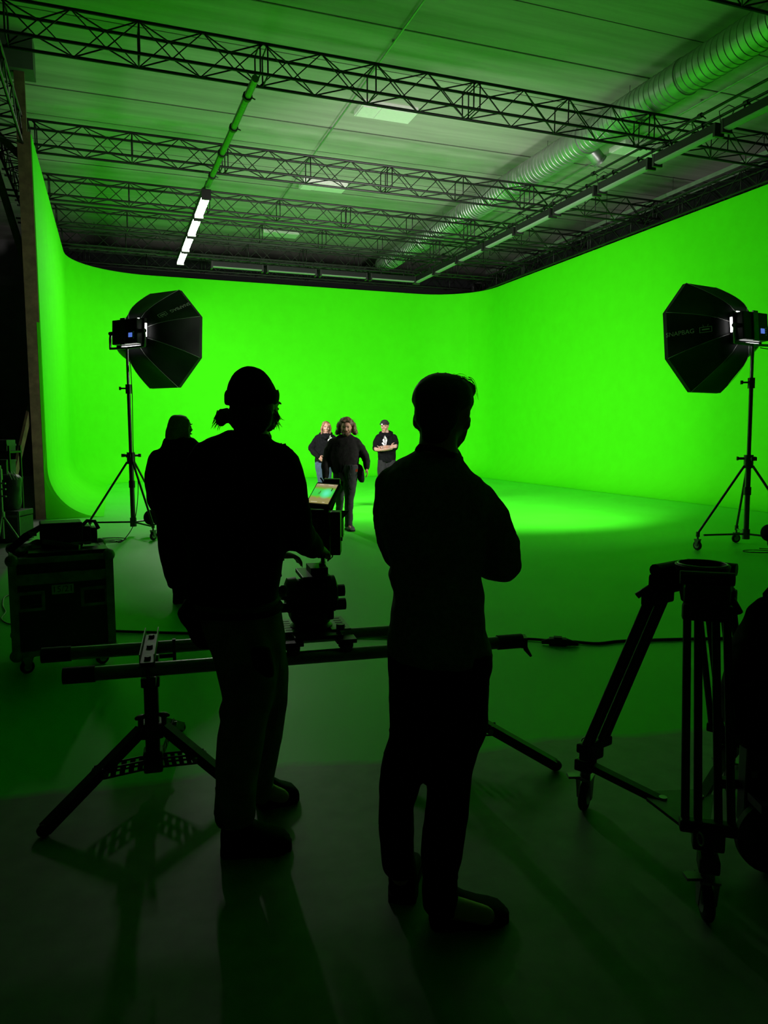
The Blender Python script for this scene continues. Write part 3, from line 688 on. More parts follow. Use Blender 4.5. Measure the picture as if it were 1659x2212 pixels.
# --- camera dolly plate, fluid head, camera, monitor
c = on_rail(690)+back*RB/2; dz = 0.60
def K(x, y, z): return c + sd_*x + back*y + UP*z
AX = (sd_, back, UP)
t = thing('slider_carriage', 'black wheeled carriage on the slider track under the camera', 'carriage', K(0, 0, 0.06))
obj('deck', MB().box(K(0.0, 0, 0.085), (0.22, 0.34, 0.016), AX), BLACK_METAL, t, bevel=0.004)
for x in (-0.13, 0.115): 
    p = obj('side_plate', MB().box(K(x, 0.02, 0.098), (0.09, 0.24, 0.008), AX), mat('plate_grey', (0.12, 0.125, 0.12), 0.45, 0.5), t)
    for i in range(5): obj('slot', MB().box(K(x+0.01, -0.06+i*0.04, 0.1025), (0.035, 0.012, 0.002), AX), BLACK_METAL, p)
for y in (0, RB):
    for x in (-0.12, 0.12):
        w = c - back*RB/2 + back*y + sd_*x
        for k in (-1, 1): obj('roller', MB().lathe(w+UP*0.048+back*k*0.022-(sd_.cross(back))*0.0, (back*k*0.7+UP*0.7), [(-0.012, 0.026), (-0.010, 0.03), (0.010, 0.03), (0.012, 0.026)], 16), RUBBER, t, smooth=True)
        obj('roller_block', MB().box(w+UP*0.07, (0.09, 0.075, 0.018), AX), BLACK_METAL, t)
obj('brake_knob', MB().cyl(K(0.11, -0.1, 0.1), K(0.11, -0.1, 0.125), 0.02, 10), BLACK_METAL, t)
hd = thing('fluid_head', 'black fluid pan head bolted to the slider carriage', 'tripod head', K(0, 0, 0.10))
obj('bowl_base', MB().lathe(K(-0.01, 0, 0.094), UP, [(0, 0.10), (0.012, 0.10), (0.02, 0.085), (0.03, 0.075)], 24), BLACK_METAL, hd, smooth=True)
obj('pan_drum', MB().lathe(K(-0.01, 0, 0.12), UP, [(0, 0.085), (0.005, 0.09), (0.05, 0.09), (0.055, 0.08)], 24), BLACK_METAL, hd, smooth=True)
obj('tilt_body', MB().lathe(K(-0.13, 0, 0.25), sd_, [(0, 0.06), (0.01, 0.082), (0.05, 0.085), (0.055, 0.075), (0.18, 0.075), (0.185, 0.085), (0.23, 0.085), (0.24, 0.06)], 24), BLACK_METAL, hd, smooth=True)
obj('yoke_block', MB().box(K(-0.01, 0, 0.19), (0.2, 0.12, 0.11), AX), BLACK_METAL, hd, bevel=0.012)
for z, x in ((0.20, 0.115), (0.265, 0.11)): obj('drag_knob', MB().cyl(K(x-0.02, -0.02, z), K(x+0.035, -0.02, z), 0.028, 12), BLACK_METAL, hd)
obj('side_lever', MB().cyl(K(-0.17, -0.03, 0.2), K(-0.12, -0.03, 0.2), 0.022, 10), BLACK_METAL, hd)
obj('quick_plate', MB().box(K(0.0, 0, 0.345), (0.13, 0.24, 0.02), AX), BLACK_METAL, hd, bevel=0.004)
ph = [K(-0.13, -0.05, 0.25), K(-0.17, -0.17, 0.28), K(-0.18, -0.3, 0.33)]
obj('pan_bar', MB().tube(ph, 0.011, 8), DULL_STEEL, hd, smooth='all')
obj('bar_grip', MB().limb([K(-0.18, -0.29, 0.326), K(-0.185, -0.38, 0.36)], [0.019, 0.019], 10), RUBBER, hd, smooth='all')
# riser
obj('riser_plate', MB().box(K(0.02, 0.0, 0.37), (0.08, 0.14, 0.03), AX), BLACK_METAL, hd)
cm = thing('cinema_camera', 'rigged black cinema camera on the fluid head beside the man in the beanie', 'camera', K(0, 0, 0.46))
cv = K(0, 0, 0)
def Kp(u, v, dd=0.0): return P(u, v, c.dot(FWD)+dd)
RX = (RIGHT, FWD, UP)
def pxbox(u0, v0, u1, v1, dep, dd=0.0, m=BLACK_PLASTIC, name='', par=None, bv=0.004):
    a, b2 = Kp(u0, v0, dd), Kp(u1, v1, dd); ce = (a+b2)/2
    return obj(name, MB().box(ce, (abs((b2-a).dot(RIGHT)), dep, abs(b2.z-a.z)), RX), m, par, bevel=bv)
pxbox(664, 1100, 716, 1190, 0.2, 0.12, BLACK_PLASTIC, 'camera_body', cm, 0.008)
bt = pxbox(714, 1104, 737, 1196, 0.1, 0.0, BLACK_PLASTIC, 'battery_pack', cm, 0.006)
pxbox(735, 1160, 740, 1168, 0.02, 0.0, BLACK_PLASTIC, 'latch', cm, 0.001)
obj('lens', MB().lathe(Kp(690, 1140, 0.22), FWD, [(0, 0.045), (0.05, 0.05), (0.06, 0.056), (0.14, 0.056), (0.15, 0.05), (0.22, 0.06), (0.23, 0.055)], 20), BLACK_METAL, cm, smooth=True)
pl_ = MB().prism([Kp(714, 1103, 0.3), Kp(754, 1103, 0.3), Kp(748, 1113, 0.28), Kp(738, 1122, 0.26), Kp(716, 1124, 0.26)], FWD*0.01)
obj('matte_box_flag', pl_, mat('flag_grey', (0.06, 0.065, 0.06), 0.7), cm)
pxbox(705, 1108, 742, 1160, 0.12, 0.4, BLACK_METAL, 'matte_box', cm, 0.004)
for i, (u, v) in enumerate(((662, 1128), (668, 1168))): obj('rod', MB().cyl(Kp(u, v, -0.1), Kp(u, v, 0.4), 0.009, 8), DULL_STEEL, cm)
pxbox(661, 1096, 706, 1104, 0.22, 0.05, BLACK_METAL, 'top_plate', cm, 0.003)
hn = obj('top_handle', MB().tube([Kp(668, 1098, 0.0), Kp(667, 1090, 0.0), Kp(690, 1087, 0.12), Kp(703, 1090, 0.2), Kp(704, 1098, 0.2)], 0.011, 8), BLACK_METAL, cm, smooth='all')
pxbox(668, 1118, 690, 1124, 0.06, -0.02, DULL_STEEL, 'side_rail', cm, 0.001)
pxbox(664, 1126, 686, 1150, 0.06, -0.06, BLACK_PLASTIC, 'wireless_receiver', cm, 0.004)
pxbox(690, 1104, 712, 1130, 0.06, -0.02, BLACK_PLASTIC, 'lens_motor', cm, 0.005)
pxbox(688, 1186, 714, 1200, 0.16, 0.08, BLACK_METAL, 'base_plate', cm, 0.004)
pxbox(694, 1196, 702, 1262, 0.05, 0.06, BLACK_METAL, 'riser_post', cm, 0.003)
pxbox(690, 1215, 703, 1230, 0.06, 0.03, BLACK_PLASTIC, 'clamp_block', cm, 0.003)
pxbox(686, 1238, 703, 1252, 0.08, 0.05, BLACK_METAL, 'clamp_block', cm, 0.003)
pxbox(664, 1250, 712, 1266, 0.2, 0.05, BLACK_METAL, 'dovetail_plate', cm, 0.004)
obj('cable_loop', MB().tube([Kp(705, 1180, -0.07), Kp(706, 1200, -0.08), Kp(712, 1209, -0.08), Kp(718, 1203, -0.08), Kp(719, 1193, -0.06)], 0.003, 6), RUBBER, cm, smooth='all')
obj('video_cable', MB().tube([Kp(712, 1112, -0.06), Kp(709, 1128, -0.1), Kp(713, 1150, -0.1), Kp(707, 1172, -0.08), Kp(704, 1186, -0.02)], 0.004, 6), RUBBER, cm, smooth='all')
obj('antenna', MB().tube([Kp(701, 1049, 0.1), Kp(696, 1037, 0.1), Kp(692, 1032, 0.1)], 0.004, 6), BLACK_PLASTIC, cm, smooth='all')
pxbox(700, 1034, 735, 1050, 0.06, 0.16, BLACK_PLASTIC, 'transmitter', cm, 0.004)
obj('transmitter_arm', MB().tube([Kp(716, 1048, 0.16), Kp(722, 1078, 0.15), Kp(712, 1104, 0.12)], 0.012, 8), BLACK_METAL, cm, smooth='all')
# monitor: bezel, glowing picture
def monitor_mat():
    m = bpy.data.materials.new('monitor_picture'); m.use_nodes = True; nt = m.node_tree; b = nt.nodes['Principled BSDF']; ln = nt.links.new
    uv = nt.nodes.new('ShaderNodeUVMap'); sx = nt.nodes.new('ShaderNodeSeparateXYZ'); ln(uv.outputs[0], sx.inputs[0])
    n = nt.nodes.new('ShaderNodeTexNoise'); n.inputs['Scale'].default_value = 6; ln(uv.outputs[0], n.inputs['Vector'])
    ad = nt.nodes.new('ShaderNodeMath'); ad.operation = 'MULTIPLY_ADD'; ln(n.outputs['Fac'], ad.inputs[0]); ad.inputs[1].default_value = 0.16; ln(sx.outputs['Y'], ad.inputs[2])
    r = nt.nodes.new('ShaderNodeValToRGB'); ln(ad.outputs[0], r.inputs[0]); cr = r.color_ramp
    cols = [(0.0, (0.30, 0.26, 0.09)), (0.34, (0.28, 0.25, 0.09)), (0.40, (0.20, 0.42, 0.03)), (0.48, (0.05, 0.6, 0.06)), (0.78, (0.06, 0.62, 0.07)), (0.86, (0.16, 0.4, 0.03)), (0.93, (0.26, 0.23, 0.09)), (1.0, (0.34, 0.28, 0.15))]
    cr.elements[0].position, cr.elements[1].position = 0, 1
    cr.elements[0].color = (*cols[0][1], 1); cr.elements[1].color = (*cols[-1][1], 1)
    for p, q in cols[1:-1]: cr.elements.new(p).color = (*q, 1)
    vm = nt.nodes.new('ShaderNodeVectorMath'); vm.operation = 'DISTANCE'; ln(uv.outputs[0], vm.inputs[0]); vm.inputs[1].default_value = (0.66, 0.52, 0)
    mr = nt.nodes.new('ShaderNodeMapRange'); mr.inputs[1].default_value = 0.05; mr.inputs[2].default_value = 0.3; mr.inputs[3].default_value = 1; mr.inputs[4].default_value = 0; ln(vm.outputs['Value'], mr.inputs[0])
    mx = nt.nodes.new('ShaderNodeMix'); mx.data_type = 'RGBA'; ln(mr.outputs[0], mx.inputs[0]); ln(r.outputs[0], mx.inputs[6]); mx.inputs[7].default_value = (0.12, 0.85, 0.45, 1)
    ln(mx.outputs[2], b.inputs['Emission Color']); b.inputs['Emission Strength'].default_value = 0.95; b.inputs['Base Color'].default_value = (0.01, 0.01, 0.01, 1); b.inputs['Roughness'].default_value = 0.3
    return m
mc = Kp(697, 1066.5, -0.06); pm = 1.0/ (FPX/(c.dot(FWD)-0.06))
wv = RIGHT*(47*pm) - FWD*0.05 - UP*(1.5*pm); hv = UP*(38.5*pm) + RIGHT*(19.5*pm); hv = hv + FWD*((wv.dot(hv))/0.05)
nv = wv.cross(hv).normalized()
if nv.dot(FWD) > 0: nv = -nv
mt = thing('monitor', 'small glowing monitor tilted on top of the camera rig', 'monitor', mc)
wn, hn_ = wv.normalized(), hv.normalized(); wl, hl = wv.length, hv.length
obj('monitor_case', MB().box(mc - nv*0.014, (wl*1.14, hl*1.2, 0.026), (wn, hn_, nv)), BLACK_PLASTIC, mt, bevel=0.006)
N_, M_ = 24, 16; sc = MB()
sc.add([mc - wv/2 - hv/2 + wv*(i/N_) + hv*(j/M_) + nv*0.001 for j in range(M_+1) for i in range(N_+1)], [(j*(N_+1)+i, j*(N_+1)+i+1, (j+1)*(N_+1)+i+1, (j+1)*(N_+1)+i) for j in range(M_) for i in range(N_)])
so = obj('screen', sc, monitor_mat(), mt); so['label'] = 'lit screen with a green picture'
uvl = so.data.uv_layers.new(name='UVMap')
for lp in so.data.loops:
    i = lp.vertex_index; uvl.data[lp.index].uv = ((i % (N_+1))/N_, (i//(N_+1))/M_)
PIC = mat('picture_dark', (0.01, 0.01, 0.01), 0.5, emit=(0.03, 0.06, 0.02), es=1.0)
def mp(x, y, o=0.002): return mc - wv/2 - hv/2 + wv*x + hv*y + nv*o
for x, y, w, h in ((0.36, 0.55, 0.03, 0.16), (0.31, 0.5, 0.02, 0.12), (0.85, 0.72, 0.05, 0.16)):
    obj('screen_figure', MB().add([mp(x-w/2, y-h/2), mp(x+w/2, y-h/2), mp(x+w/2, y+h/2), mp(x-w/2, y+h/2)], [(0, 1, 2, 3)]), PIC, so)
PICW = mat('picture_pale', (0.3, 0.3, 0.3), 0.5, emit=(0.6, 0.55, 0.4), es=1.0)
for x, y, w, h in ((0.3, 0.07, 0.3, 0.02), (0.75, 0.06, 0.12, 0.02), (0.25, 0.95, 0.2, 0.02), (0.7, 0.95, 0.25, 0.02)):
    obj('screen_readout', MB().add([mp(x-w/2, y-h/2), mp(x+w/2, y-h/2), mp(x+w/2, y+h/2), mp(x-w/2, y+h/2)], [(0, 1, 2, 3)]), PICW, so)
obj('monitor_arm', MB().tube([mc-nv*0.03, mc-nv*0.05-UP*0.06, Kp(703, 1096, 0.02)], 0.012, 8), BLACK_METAL, mt, smooth='all')

# --- heavy tripod on a wheeled spreader
tw = [G(1262, 1748), G(1524, 1985), None]
ctr = P(1500, 1600, 2.72); ctr.z = 0
tw[2] = ctr*3 - tw[0] - tw[1] if False else L(ctr, 0.36, 0.45)
zt = 1.10; hub = V((ctr.x, ctr.y, zt))
t = thing('camera_tripod', 'tall heavy camera tripod with an empty bowl, standing at the right', 'tripod', ctr)
obj('bowl_ring', MB().lathe(hub-UP*0.05, UP, [(0, 0.062), (0.0, 0.075), (0.035, 0.092), (0.062, 0.097), (0.066, 0.092), (0.064, 0.083), (0.03, 0.072), (0.0, 0.062)], 40, cap=False), BLACK_METAL, t, smooth=True)
obj('ring_rim', MB().torus(hub+UP*0.016, UP, 0.086, 0.0035, 40, 6), DULL_STEEL, t, smooth='all')
obj('collar', MB().lathe(hub-UP*0.13, UP, [(0, 0.05), (0.005, 0.07), (0.03, 0.075), (0.09, 0.08), (0.10, 0.06)], 28), BLACK_METAL, t, smooth=True)
TUBE_M = mat('tripod_tube', (0.028, 0.03, 0.032), 0.4, 0.6)
sp_c = ctr + UP*0.27
for i, wpt in enumerate(tw):
    e = V((wpt.x-ctr.x, wpt.y-ctr.y, 0)); e.normalize(); s = e.cross(UP)
    h = hub + e*0.125 - UP*0.03; ft = V((wpt.x, wpt.y, 0.225)) - e*0.01; low = h.lerp(ft, 0.91); s = (s - e*0.2).normalized() if i == 0 else s
    lg = obj('leg', MB().box(h-UP*0.04, (0.07, 0.155, 0.075), (e, s, UP)), BLACK_METAL, t, bevel=0.014)
    obj('hinge', MB().cyl(h+UP*0.015-s*0.09, h+UP*0.015+s*0.09, 0.024, 12), BLACK_METAL, lg, smooth=True)
    obj('leg_lever', MB().tube([h+e*0.02-UP*0.05-s*0.085, h+e*0.06-UP*0.09-s*0.10], [0.009, 0.013], 8), BLACK_METAL, lg, smooth='all')
    obj('upper_clamp', MB().box(h.lerp(ft, 0.12), (0.04, 0.165, 0.06), (e, s, (ft-h).normalized().cross(s).cross(s) if False else UP)), BLACK_METAL, lg, bevel=0.01)
    for o_ in (-0.068, -0.03, 0.03, 0.068):
        obj('leg_tube', MB().cyl(h.lerp(ft, 0.08)+s*o_*0.95, low+s*o_*1.05, 0.014, 12), TUBE_M, lg, smooth=True)
    obj('lower_clamp', MB().box(low, (0.045, 0.18, 0.04), (e, s, UP)), BLACK_METAL, lg, bevel=0.008)
    obj('knuckle', MB().box(low.lerp(ft, 0.45), (0.05, 0.10, 0.07), (e, s, UP)), BLACK_METAL, lg, bevel=0.01)
    obj('shin', MB().tube([low, ft], [0.026, 0.022], 10), BLACK_METAL, lg, smooth=True)
    obj('ring_pull', MB().torus(ft+e*0.03+UP*0.06+s*0.03, s+e*0.4, 0.02, 0.003, 16, 5), DULL_STEEL, lg, smooth='all')
d3 = thing('tripod_dolly', 'three-wheeled spreader dolly under the heavy tripod', 'dolly', ctr)
for i, wpt in enumerate(tw):
    e = V((wpt.x-ctr.x, wpt.y-ctr.y, 0)); e.normalize(); s = e.cross(UP); ft = V((wpt.x, wpt.y, 0.20))
    obj('arm', MB().box((ctr+UP*0.14 + e*0.06 + ft-e*0.03)/2, (((ft-e*0.03)-(ctr+UP*0.14+e*0.06)).length, 0.038, 0.03), ((ft-e*0.03-ctr-e*0.06-UP*0.14).normalized(), s, UP)), BLACK_METAL, d3)
    obj('foot_cup', MB().box(ft, (0.075, 0.065, 0.05), (e, s, UP)), BLACK_METAL, d3, bevel=0.008)
    caster(V((wpt.x, wpt.y, 0)), d3, e*0.2+s if i == 0 else (FWD+RIGHT*0.15), r=0.062)
    obj('swivel', MB().cyl(V((wpt.x, wpt.y, 0.13)), V((wpt.x, wpt.y, 0.19)), 0.022, 12), DULL_STEEL, d3)
    obj('brake_tab', MB().box(V((wpt.x, wpt.y, 0.15))-RIGHT*0.05, (0.05, 0.04, 0.01), RX), DULL_STEEL, d3)
cp = MB(); pp = []
for k in range(3):
    e = V((tw[k].x-ctr.x, tw[k].y-ctr.y, 0)).normalized(); s = e.cross(UP); pp += [ctr+e*0.16+s*0.04+UP*0.15, ctr+e*0.16-s*0.04+UP*0.15]
pp = sorted(pp, key=lambda p: math.atan2((p-ctr).y, (p-ctr).x))
obj('centre_plate', MB().prism(pp, UP*0.012), mat('dolly_plate', (0.07, 0.075, 0.07), 0.45, 0.4), d3)
for k in range(3):
    e = V((tw[k].x-ctr.x, tw[k].y-ctr.y, 0)).normalized(); obj('plate_bolt', MB().cyl(ctr+e*0.11+UP*0.162, ctr+e*0.11+UP*0.169, 0.016, 12), ALU, d3)

# --- black cart with a bag at the right edge
D_ = 2.56; w0 = P(1672, 1803, D_); w0.z = 0.14
t = thing('equipment_cart', 'black wheeled cart at the right edge with a large dark wheel', 'cart', V((w0.x, w0.y, 0)))
w = obj('wheel', MB().lathe(w0-FWD*0.025, FWD, [(0, 0.10), (0.004, 0.128), (0.012, 0.14), (0.038, 0.14), (0.046, 0.128), (0.05, 0.10)], 36), RUBBER, t, smooth=True)
obj('wheel_hub', MB().lathe(w0-FWD*0.03, FWD, [(0, 0.03), (0.004, 0.09), (0.056, 0.09), (0.06, 0.03)], 30), BLACK_METAL, w, smooth=True)
w2 = w0+RIGHT*0.62
w = obj('wheel', MB().lathe(w2-FWD*0.025, FWD, [(0, 0.10), (0.004, 0.128), (0.012, 0.14), (0.038, 0.14), (0.046, 0.128), (0.05, 0.10)], 36), RUBBER, t, smooth=True)
obj('upright', MB().box(P(1632, 1670, D_+0.06)+UP*0.12, (0.10, 0.07, 0.62), RX), BLACK_METAL, t, bevel=0.01)
obj('upright', MB().box(P(1632, 1670, D_+0.06)+UP*0.12+RIGHT*0.6, (0.10, 0.07, 0.62), RX), BLACK_METAL, t, bevel=0.01)
q = P(1632, 1670, D_+0.06)
obj('deck', MB().box(V((q.x, q.y, 0.28))+RIGHT*0.33, (0.75, 0.28, 0.03), RX), BLACK_METAL, t)
obj('cross_bar', MB().box(V((q.x, q.y, 0.80))+RIGHT*0.3, (0.7, 0.04, 0.04), RX), BLACK_METAL, t)
obj('clip', MB().box(P(1629, 1672, D_+0.02), (0.018, 0.01, 0.024), RX), DULL_STEEL, t)
obj('side_arm', MB().box(P(1592, 1690, D_+0.1), (0.13, 0.03, 0.035), RX), BLACK_METAL, t)
def rows(D, data, p=2.4, n=28, axes=None):
    """stack of rounded cross-sections: (v, x left, x right, depth in m, extra distance)"""
    Rv, Fv = axes or (RIGHT, FWD); out = []
    for r in data:
        v, xl, xr, dp = r[:4]; dd = r[4] if len(r) > 4 else 0.0
        a, b2 = P(xl, v, D+dd), P(xr, v, D+dd); ce = (a+b2)/2; hw = (b2-a).length/2
        ring = []
        for k in range(n):
            th = 2*pi*k/n; cs, sn = math.cos(th), math.sin(th)
            ring.append(ce + RIGHT*(hw*math.copysign(abs(cs)**(2/p), cs)) + FWD*(dp/2*math.copysign(abs(sn)**(2/p), sn)))
        out.append(ring)
    return out
bg = MB().loft(rows(D_, [(1290, 1650, 1715, 0.06), (1297, 1640, 1730, 0.12), (1320, 1622, 1745, 0.17), (1342, 1611, 1752, 0.2), (1390, 1591, 1764, 0.23), (1430, 1573, 1768, 0.25), (1485, 1565, 1770, 0.26), (1555, 1569, 1767, 0.26), (1594, 1582, 1760, 0.22), (1612, 1600, 1750, 0.15)]))
bt_ = thing('backpack', 'bulging black bag hung on the cart at the right edge', 'bag', P(1660, 1612, D_))
o = organic('bag_body', bg, BLACK_CLOTH, bt_, 0.012, 3, wr=0.01, freq=9)
obj('carry_loop', MB().tube([P(1654, 1300, D_), P(1653, 1283, D_), P(1660, 1274, D_), P(1690, 1276, D_), P(1700, 1300, D_)], 0.009, 8), BLACK_CLOTH, bt_, smooth='all')
pk = MB().loft(rows(D_-0.13, [(1480, 1590, 1740, 0.04), (1490, 1584, 1748, 0.07), (1560, 1586, 1746, 0.08), (1585, 1594, 1738, 0.05)]))
organic('front_pocket', pk, BLACK_CLOTH, bt_, 0.012, 3)
obj('shoulder_strap', MB().tube([P(1600, 1360, D_+0.1), P(1580, 1430, D_+0.15), P(1577, 1520, D_+0.15), P(1596, 1590, D_+0.08)], 0.014, 8), BLACK_CLOTH, bt_, smooth='all')

# --- cable with an inline plug crossing the floor
cable('black cable crossing the floor from the flight case to the right', [G(240, 1363, .012), G(330, 1366, .012), G(420, 1368, .012), G(600, 1372, .012), G(800, 1376, .012), G(1000, 1380, .012), G(1130, 1380, .012), G(1180, 1383, .014)], 0.011)
cable('black cable from the inline connector running past the tripod', [G(1238, 1386, .014), G(1290, 1390, .012), G(1340, 1385, .012), G(1420, 1382, .012), G(1500, 1380, .012), G(1560, 1379, .012), G(1700, 1376, .012), G(1850, 1370, .012)], 0.012)
q = G(1205, 1386, 0.03); e = (G(1240, 1387, 0.03)-G(1180, 1384, 0.03)).normalized(); s = e.cross(UP)
t = thing('inline_connector', 'black inline plug box on the floor cable, between the man and tripod', 'connector', V((q.x, q.y, 0)))
obj('box', MB().box(q, (0.13, 0.07, 0.055), (e, s, UP)), RUBBER, t, bevel=0.008)
obj('lid', MB().box(q+UP*0.032, (0.06, 0.05, 0.012), (e, s, UP)), RUBBER, t)
obj('plug', MB().cyl(q-e*0.06, q-e*0.12-UP*0.01, 0.024, 12, 0.014), RUBBER, t, smooth=True)
obj('plug', MB().cyl(q+e*0.06, q+e*0.15-UP*0.012, 0.03, 12, 0.014), RUBBER, t, smooth=True)
q = P(1130, 1385, 3.5)
o = obj('clamp', MB().box(q-UP*0.0, (0.03, 0.07, 0.05), RX).tube([q, q-UP*0.04+RIGHT*0.015, q-UP*0.075+RIGHT*0.04], [0.012, 0.012, 0.006], 8), BLACK_METAL, None)
tag(o, 'small black clamp on the right end of the slider track', 'clamp')

# --- dim corner at far left
def px(u, v, D): return P(u, v, D)
pst = V((XL-0.15, YN-0.02, 0))
def brace(label, a, b, w=0.12, dep=0.05):
    d, s, u = frame_of(b-a); o = obj('timber_brace', MB().box((a+b)/2, ((b-a).length, dep, w), (d, s, u)), WOOD, None); return tag(o, label, 'brace', 'timber braces behind the left wall')
brace('upper timber brace sloping from the left wall post', P(50, 344, 14.0), P(-60, 235, 14.0))
brace('middle timber brace sloping down to the left wall post', P(62, 592, 14.0), P(-45, 250, 14.0))
brace('lower timber prop leaning from the post down to the black bag', P(72, 850, 13.95), P(25, 1058, 13.0))
t = thing('road_trunk', 'grey road trunk under the bag in the dim left corner', 'case', V((P(20, 1150, 10.9).x, P(20, 1150, 10.9).y, 0)))
q = P(20, 1150, 10.9); q.z = 0.2
obj('body', MB().box(q-RIGHT*0.05, (0.62, 0.45, 0.36), RX), GREY_BOX, t, bevel=0.01)
obj('lid', MB().box(V((q.x, q.y, 0.43))-RIGHT*0.05, (0.63, 0.46, 0.08), RX), GREY_BOX, t, bevel=0.01)
for x in (-0.32, 0.24): obj('edge_trim', MB().box(V((q.x, q.y, 0.24))+RIGHT*(x+0.02)-FWD*0.225, (0.035, 0.012, 0.42), RX), ALU, t)
obj('rim_trim', MB().box(V((q.x, q.y, 0.395))-RIGHT*0.05-FWD*0.23, (0.62, 0.012, 0.03), RX), ALU, t)
sbg = MB().loft(rows(10.9, [(1024, 4, 36, 0.16), (1032, -4, 44, 0.24), (1060, -6, 44, 0.27), (1090, -4, 42, 0.27), (1102, -2, 40, 0.24), (1106, 2, 36, 0.2)], p=3))
bt_ = thing('tote_bag', 'dark grey bag standing on the road trunk in the left corner', 'bag', P(20, 1105, 10.9))
organic('bag_body', sbg, mat('grey_nylon', (0.03, 0.034, 0.034), 0.5), bt_, 0.02, 2, wr=0.012, freq=8)
for k in range(3): obj('strap', MB().tube([P(16+5*k, 1026, 10.8), P(18+6*k, 1019, 10.75), P(26+6*k, 1036, 10.74)], 0.006, 6), PRINT, bt_, smooth='all')
q = P(8, 1010, 11.8)
t = thing('storage_box', 'grey box on a shelf behind the bag in the left corner', 'box', q)
obj('body', MB().box(q, (0.24, 0.3, 0.2), RX), GREY_BOX, t)
obj('lid', MB().box(q+UP*0.11-RIGHT*0.0, (0.26, 0.32, 0.03), RX), GREY_BOX, t)
q = P(-10, 1036, 11.8)
t = thing('shelf', 'dark shelf rack at the left edge behind the bag', 'shelf', V((q.x, q.y, 0)))
for zz in (q.z+0.02, 1.30): obj('shelf_board', MB().box(V((q.x, q.y, zz)), (0.7, 0.4, 0.03), RX), BLACK_METAL, t)
for x in (-0.33, 0.33):
    for y in (-0.18, 0.18): obj('upright', MB().box(V((q.x, q.y, 0.7))+RIGHT*x+FWD*y, (0.03, 0.03, 1.4), RX), BLACK_METAL, t)
q = P(6, 958, 11.8); o = obj('crate', MB().box(V((q.x, q.y, 1.405)), (0.26, 0.28, 0.17), RX).box(V((q.x, q.y, 1.41)), (0.28, 0.3, 0.03), RX), GREY_BOX, None); tag(o, 'small grey crate on the top shelf at the left edge', 'crate')
b0 = G(8, 1182); hgt = 1.15
t = thing('light_stand', 'small bare light stand at the left edge, its legs catching green light', 'light stand', b0)
obj('pole', MB().cyl(b0+UP*0.12, b0+UP*hgt, 0.022, 12), ALU, t, smooth=True)
obj('pole_collar', MB().cyl(b0+UP*0.95, b0+UP*1.1, 0.034, 12), ALU, t, smooth=True)
obj('leg_hub', MB().cyl(b0+UP*0.42, b0+UP*0.5, 0.04, 12), ALU, t, smooth=True)
for x, y in ((0.34, -0.1), (0.12, -0.42), (-0.3, 0.3)):
    lg = obj('leg', MB().tube([b0+UP*0.46, L(b0, x, y, 0.02)], 0.016, 8), ALU, t, smooth=True)
    obj('leg_tip', MB().cyl(L(b0, x*0.97, y*0.97, 0.035), L(b0, x*1.02, y*1.02, 0.0), 0.018, 8), RUBBER, lg)
for zz in (0.72, 0.82, 0.9): obj('knob', MB().cyl(b0+UP*zz, b0+UP*zz+RIGHT*0.09-FWD*0.03, 0.012, 8), ALU, t)
cable('pale cable curving on the floor left of the flight case', [G(30, 1282, .01), G(10, 1290, .01), G(6, 1308, .01), G(12, 1322, .01), G(3, 1336, .01), G(14, 1346, .01), G(34, 1349, .01)], 0.007, mat('pale_cable', (0.2, 0.2, 0.19), 0.5))

# ------------------------------------------------------------------ people
SKIN = mat('skin', (0.45, 0.23, 0.155), 0.55, var=0.08, scale=30)
SKIN2 = mat('skin_darkened', (0.15, 0.075, 0.05), 0.55, var=0.06, scale=30)  # skin colour darkened to offset the strong softbox light on the back pair
HAIR_DK = mat('dark_hair', (0.012, 0.009, 0.007), 0.6, var=0.3)
HAIR_BR = mat('brown_hair', (0.13, 0.066, 0.036), 0.6, var=0.35, scale=40)
HAIR_RED = mat('auburn_hair', (0.075, 0.03, 0.011), 0.55, var=0.3, scale=40)
HAIR_BLOND = mat('blond_hair', (0.30, 0.20, 0.07), 0.55, var=0.25, scale=40)
HAIR_FAIR = mat('fair_brown_hair', (0.035, 0.025, 0.015), 0.6, var=0.3, scale=40)
BLACK_KNIT = mat('black_knit', (0.0085, 0.0085, 0.009), 0.95, var=0.3, scale=60, bump=0.2, spec=0.1)
SWEAT = mat('grey_green_sweater', (0.13, 0.14, 0.12), 0.95, var=0.2, scale=60, bump=0.15, spec=0.1)
KHAKI = mat('khaki_trousers', (0.12, 0.125, 0.09), 0.95, var=0.2, scale=14, bump=0.1, spec=0.1)
DARKPANT = mat('dark_trousers', (0.009, 0.009, 0.01), 0.95, var=0.3, scale=20, spec=0.1)
GREYPANT = mat('charcoal_trousers', (0.04, 0.044, 0.044), 0.95, var=0.2, scale=20, spec=0.1)
JEANS = mat('blue_jeans', (0.011, 0.025, 0.048), 0.9, var=0.3, scale=25)
HOOD = mat('black_hoodie', (0.0022, 0.0025, 0.0027), 0.95, var=0.3, scale=25, spec=0.03)
SHOE = mat('black_shoe', (0.006, 0.006, 0.006), 0.9, spec=0.15)
SHOE_G = mat('grey_shoe', (0.07, 0.07, 0.07), 0.7)
SOLE = mat('dark_sole', (0.012, 0.012, 0.012), 0.9, spec=0.15)
EYE = mat('eye', (0.03, 0.02, 0.015), 0.2, var=0.05)
LIP = mat('lip', (0.30, 0.10, 0.08), 0.5, var=0.05)
LOGO = mat('white_print', (0.28, 0.28, 0.28), 0.7, var=0.03)

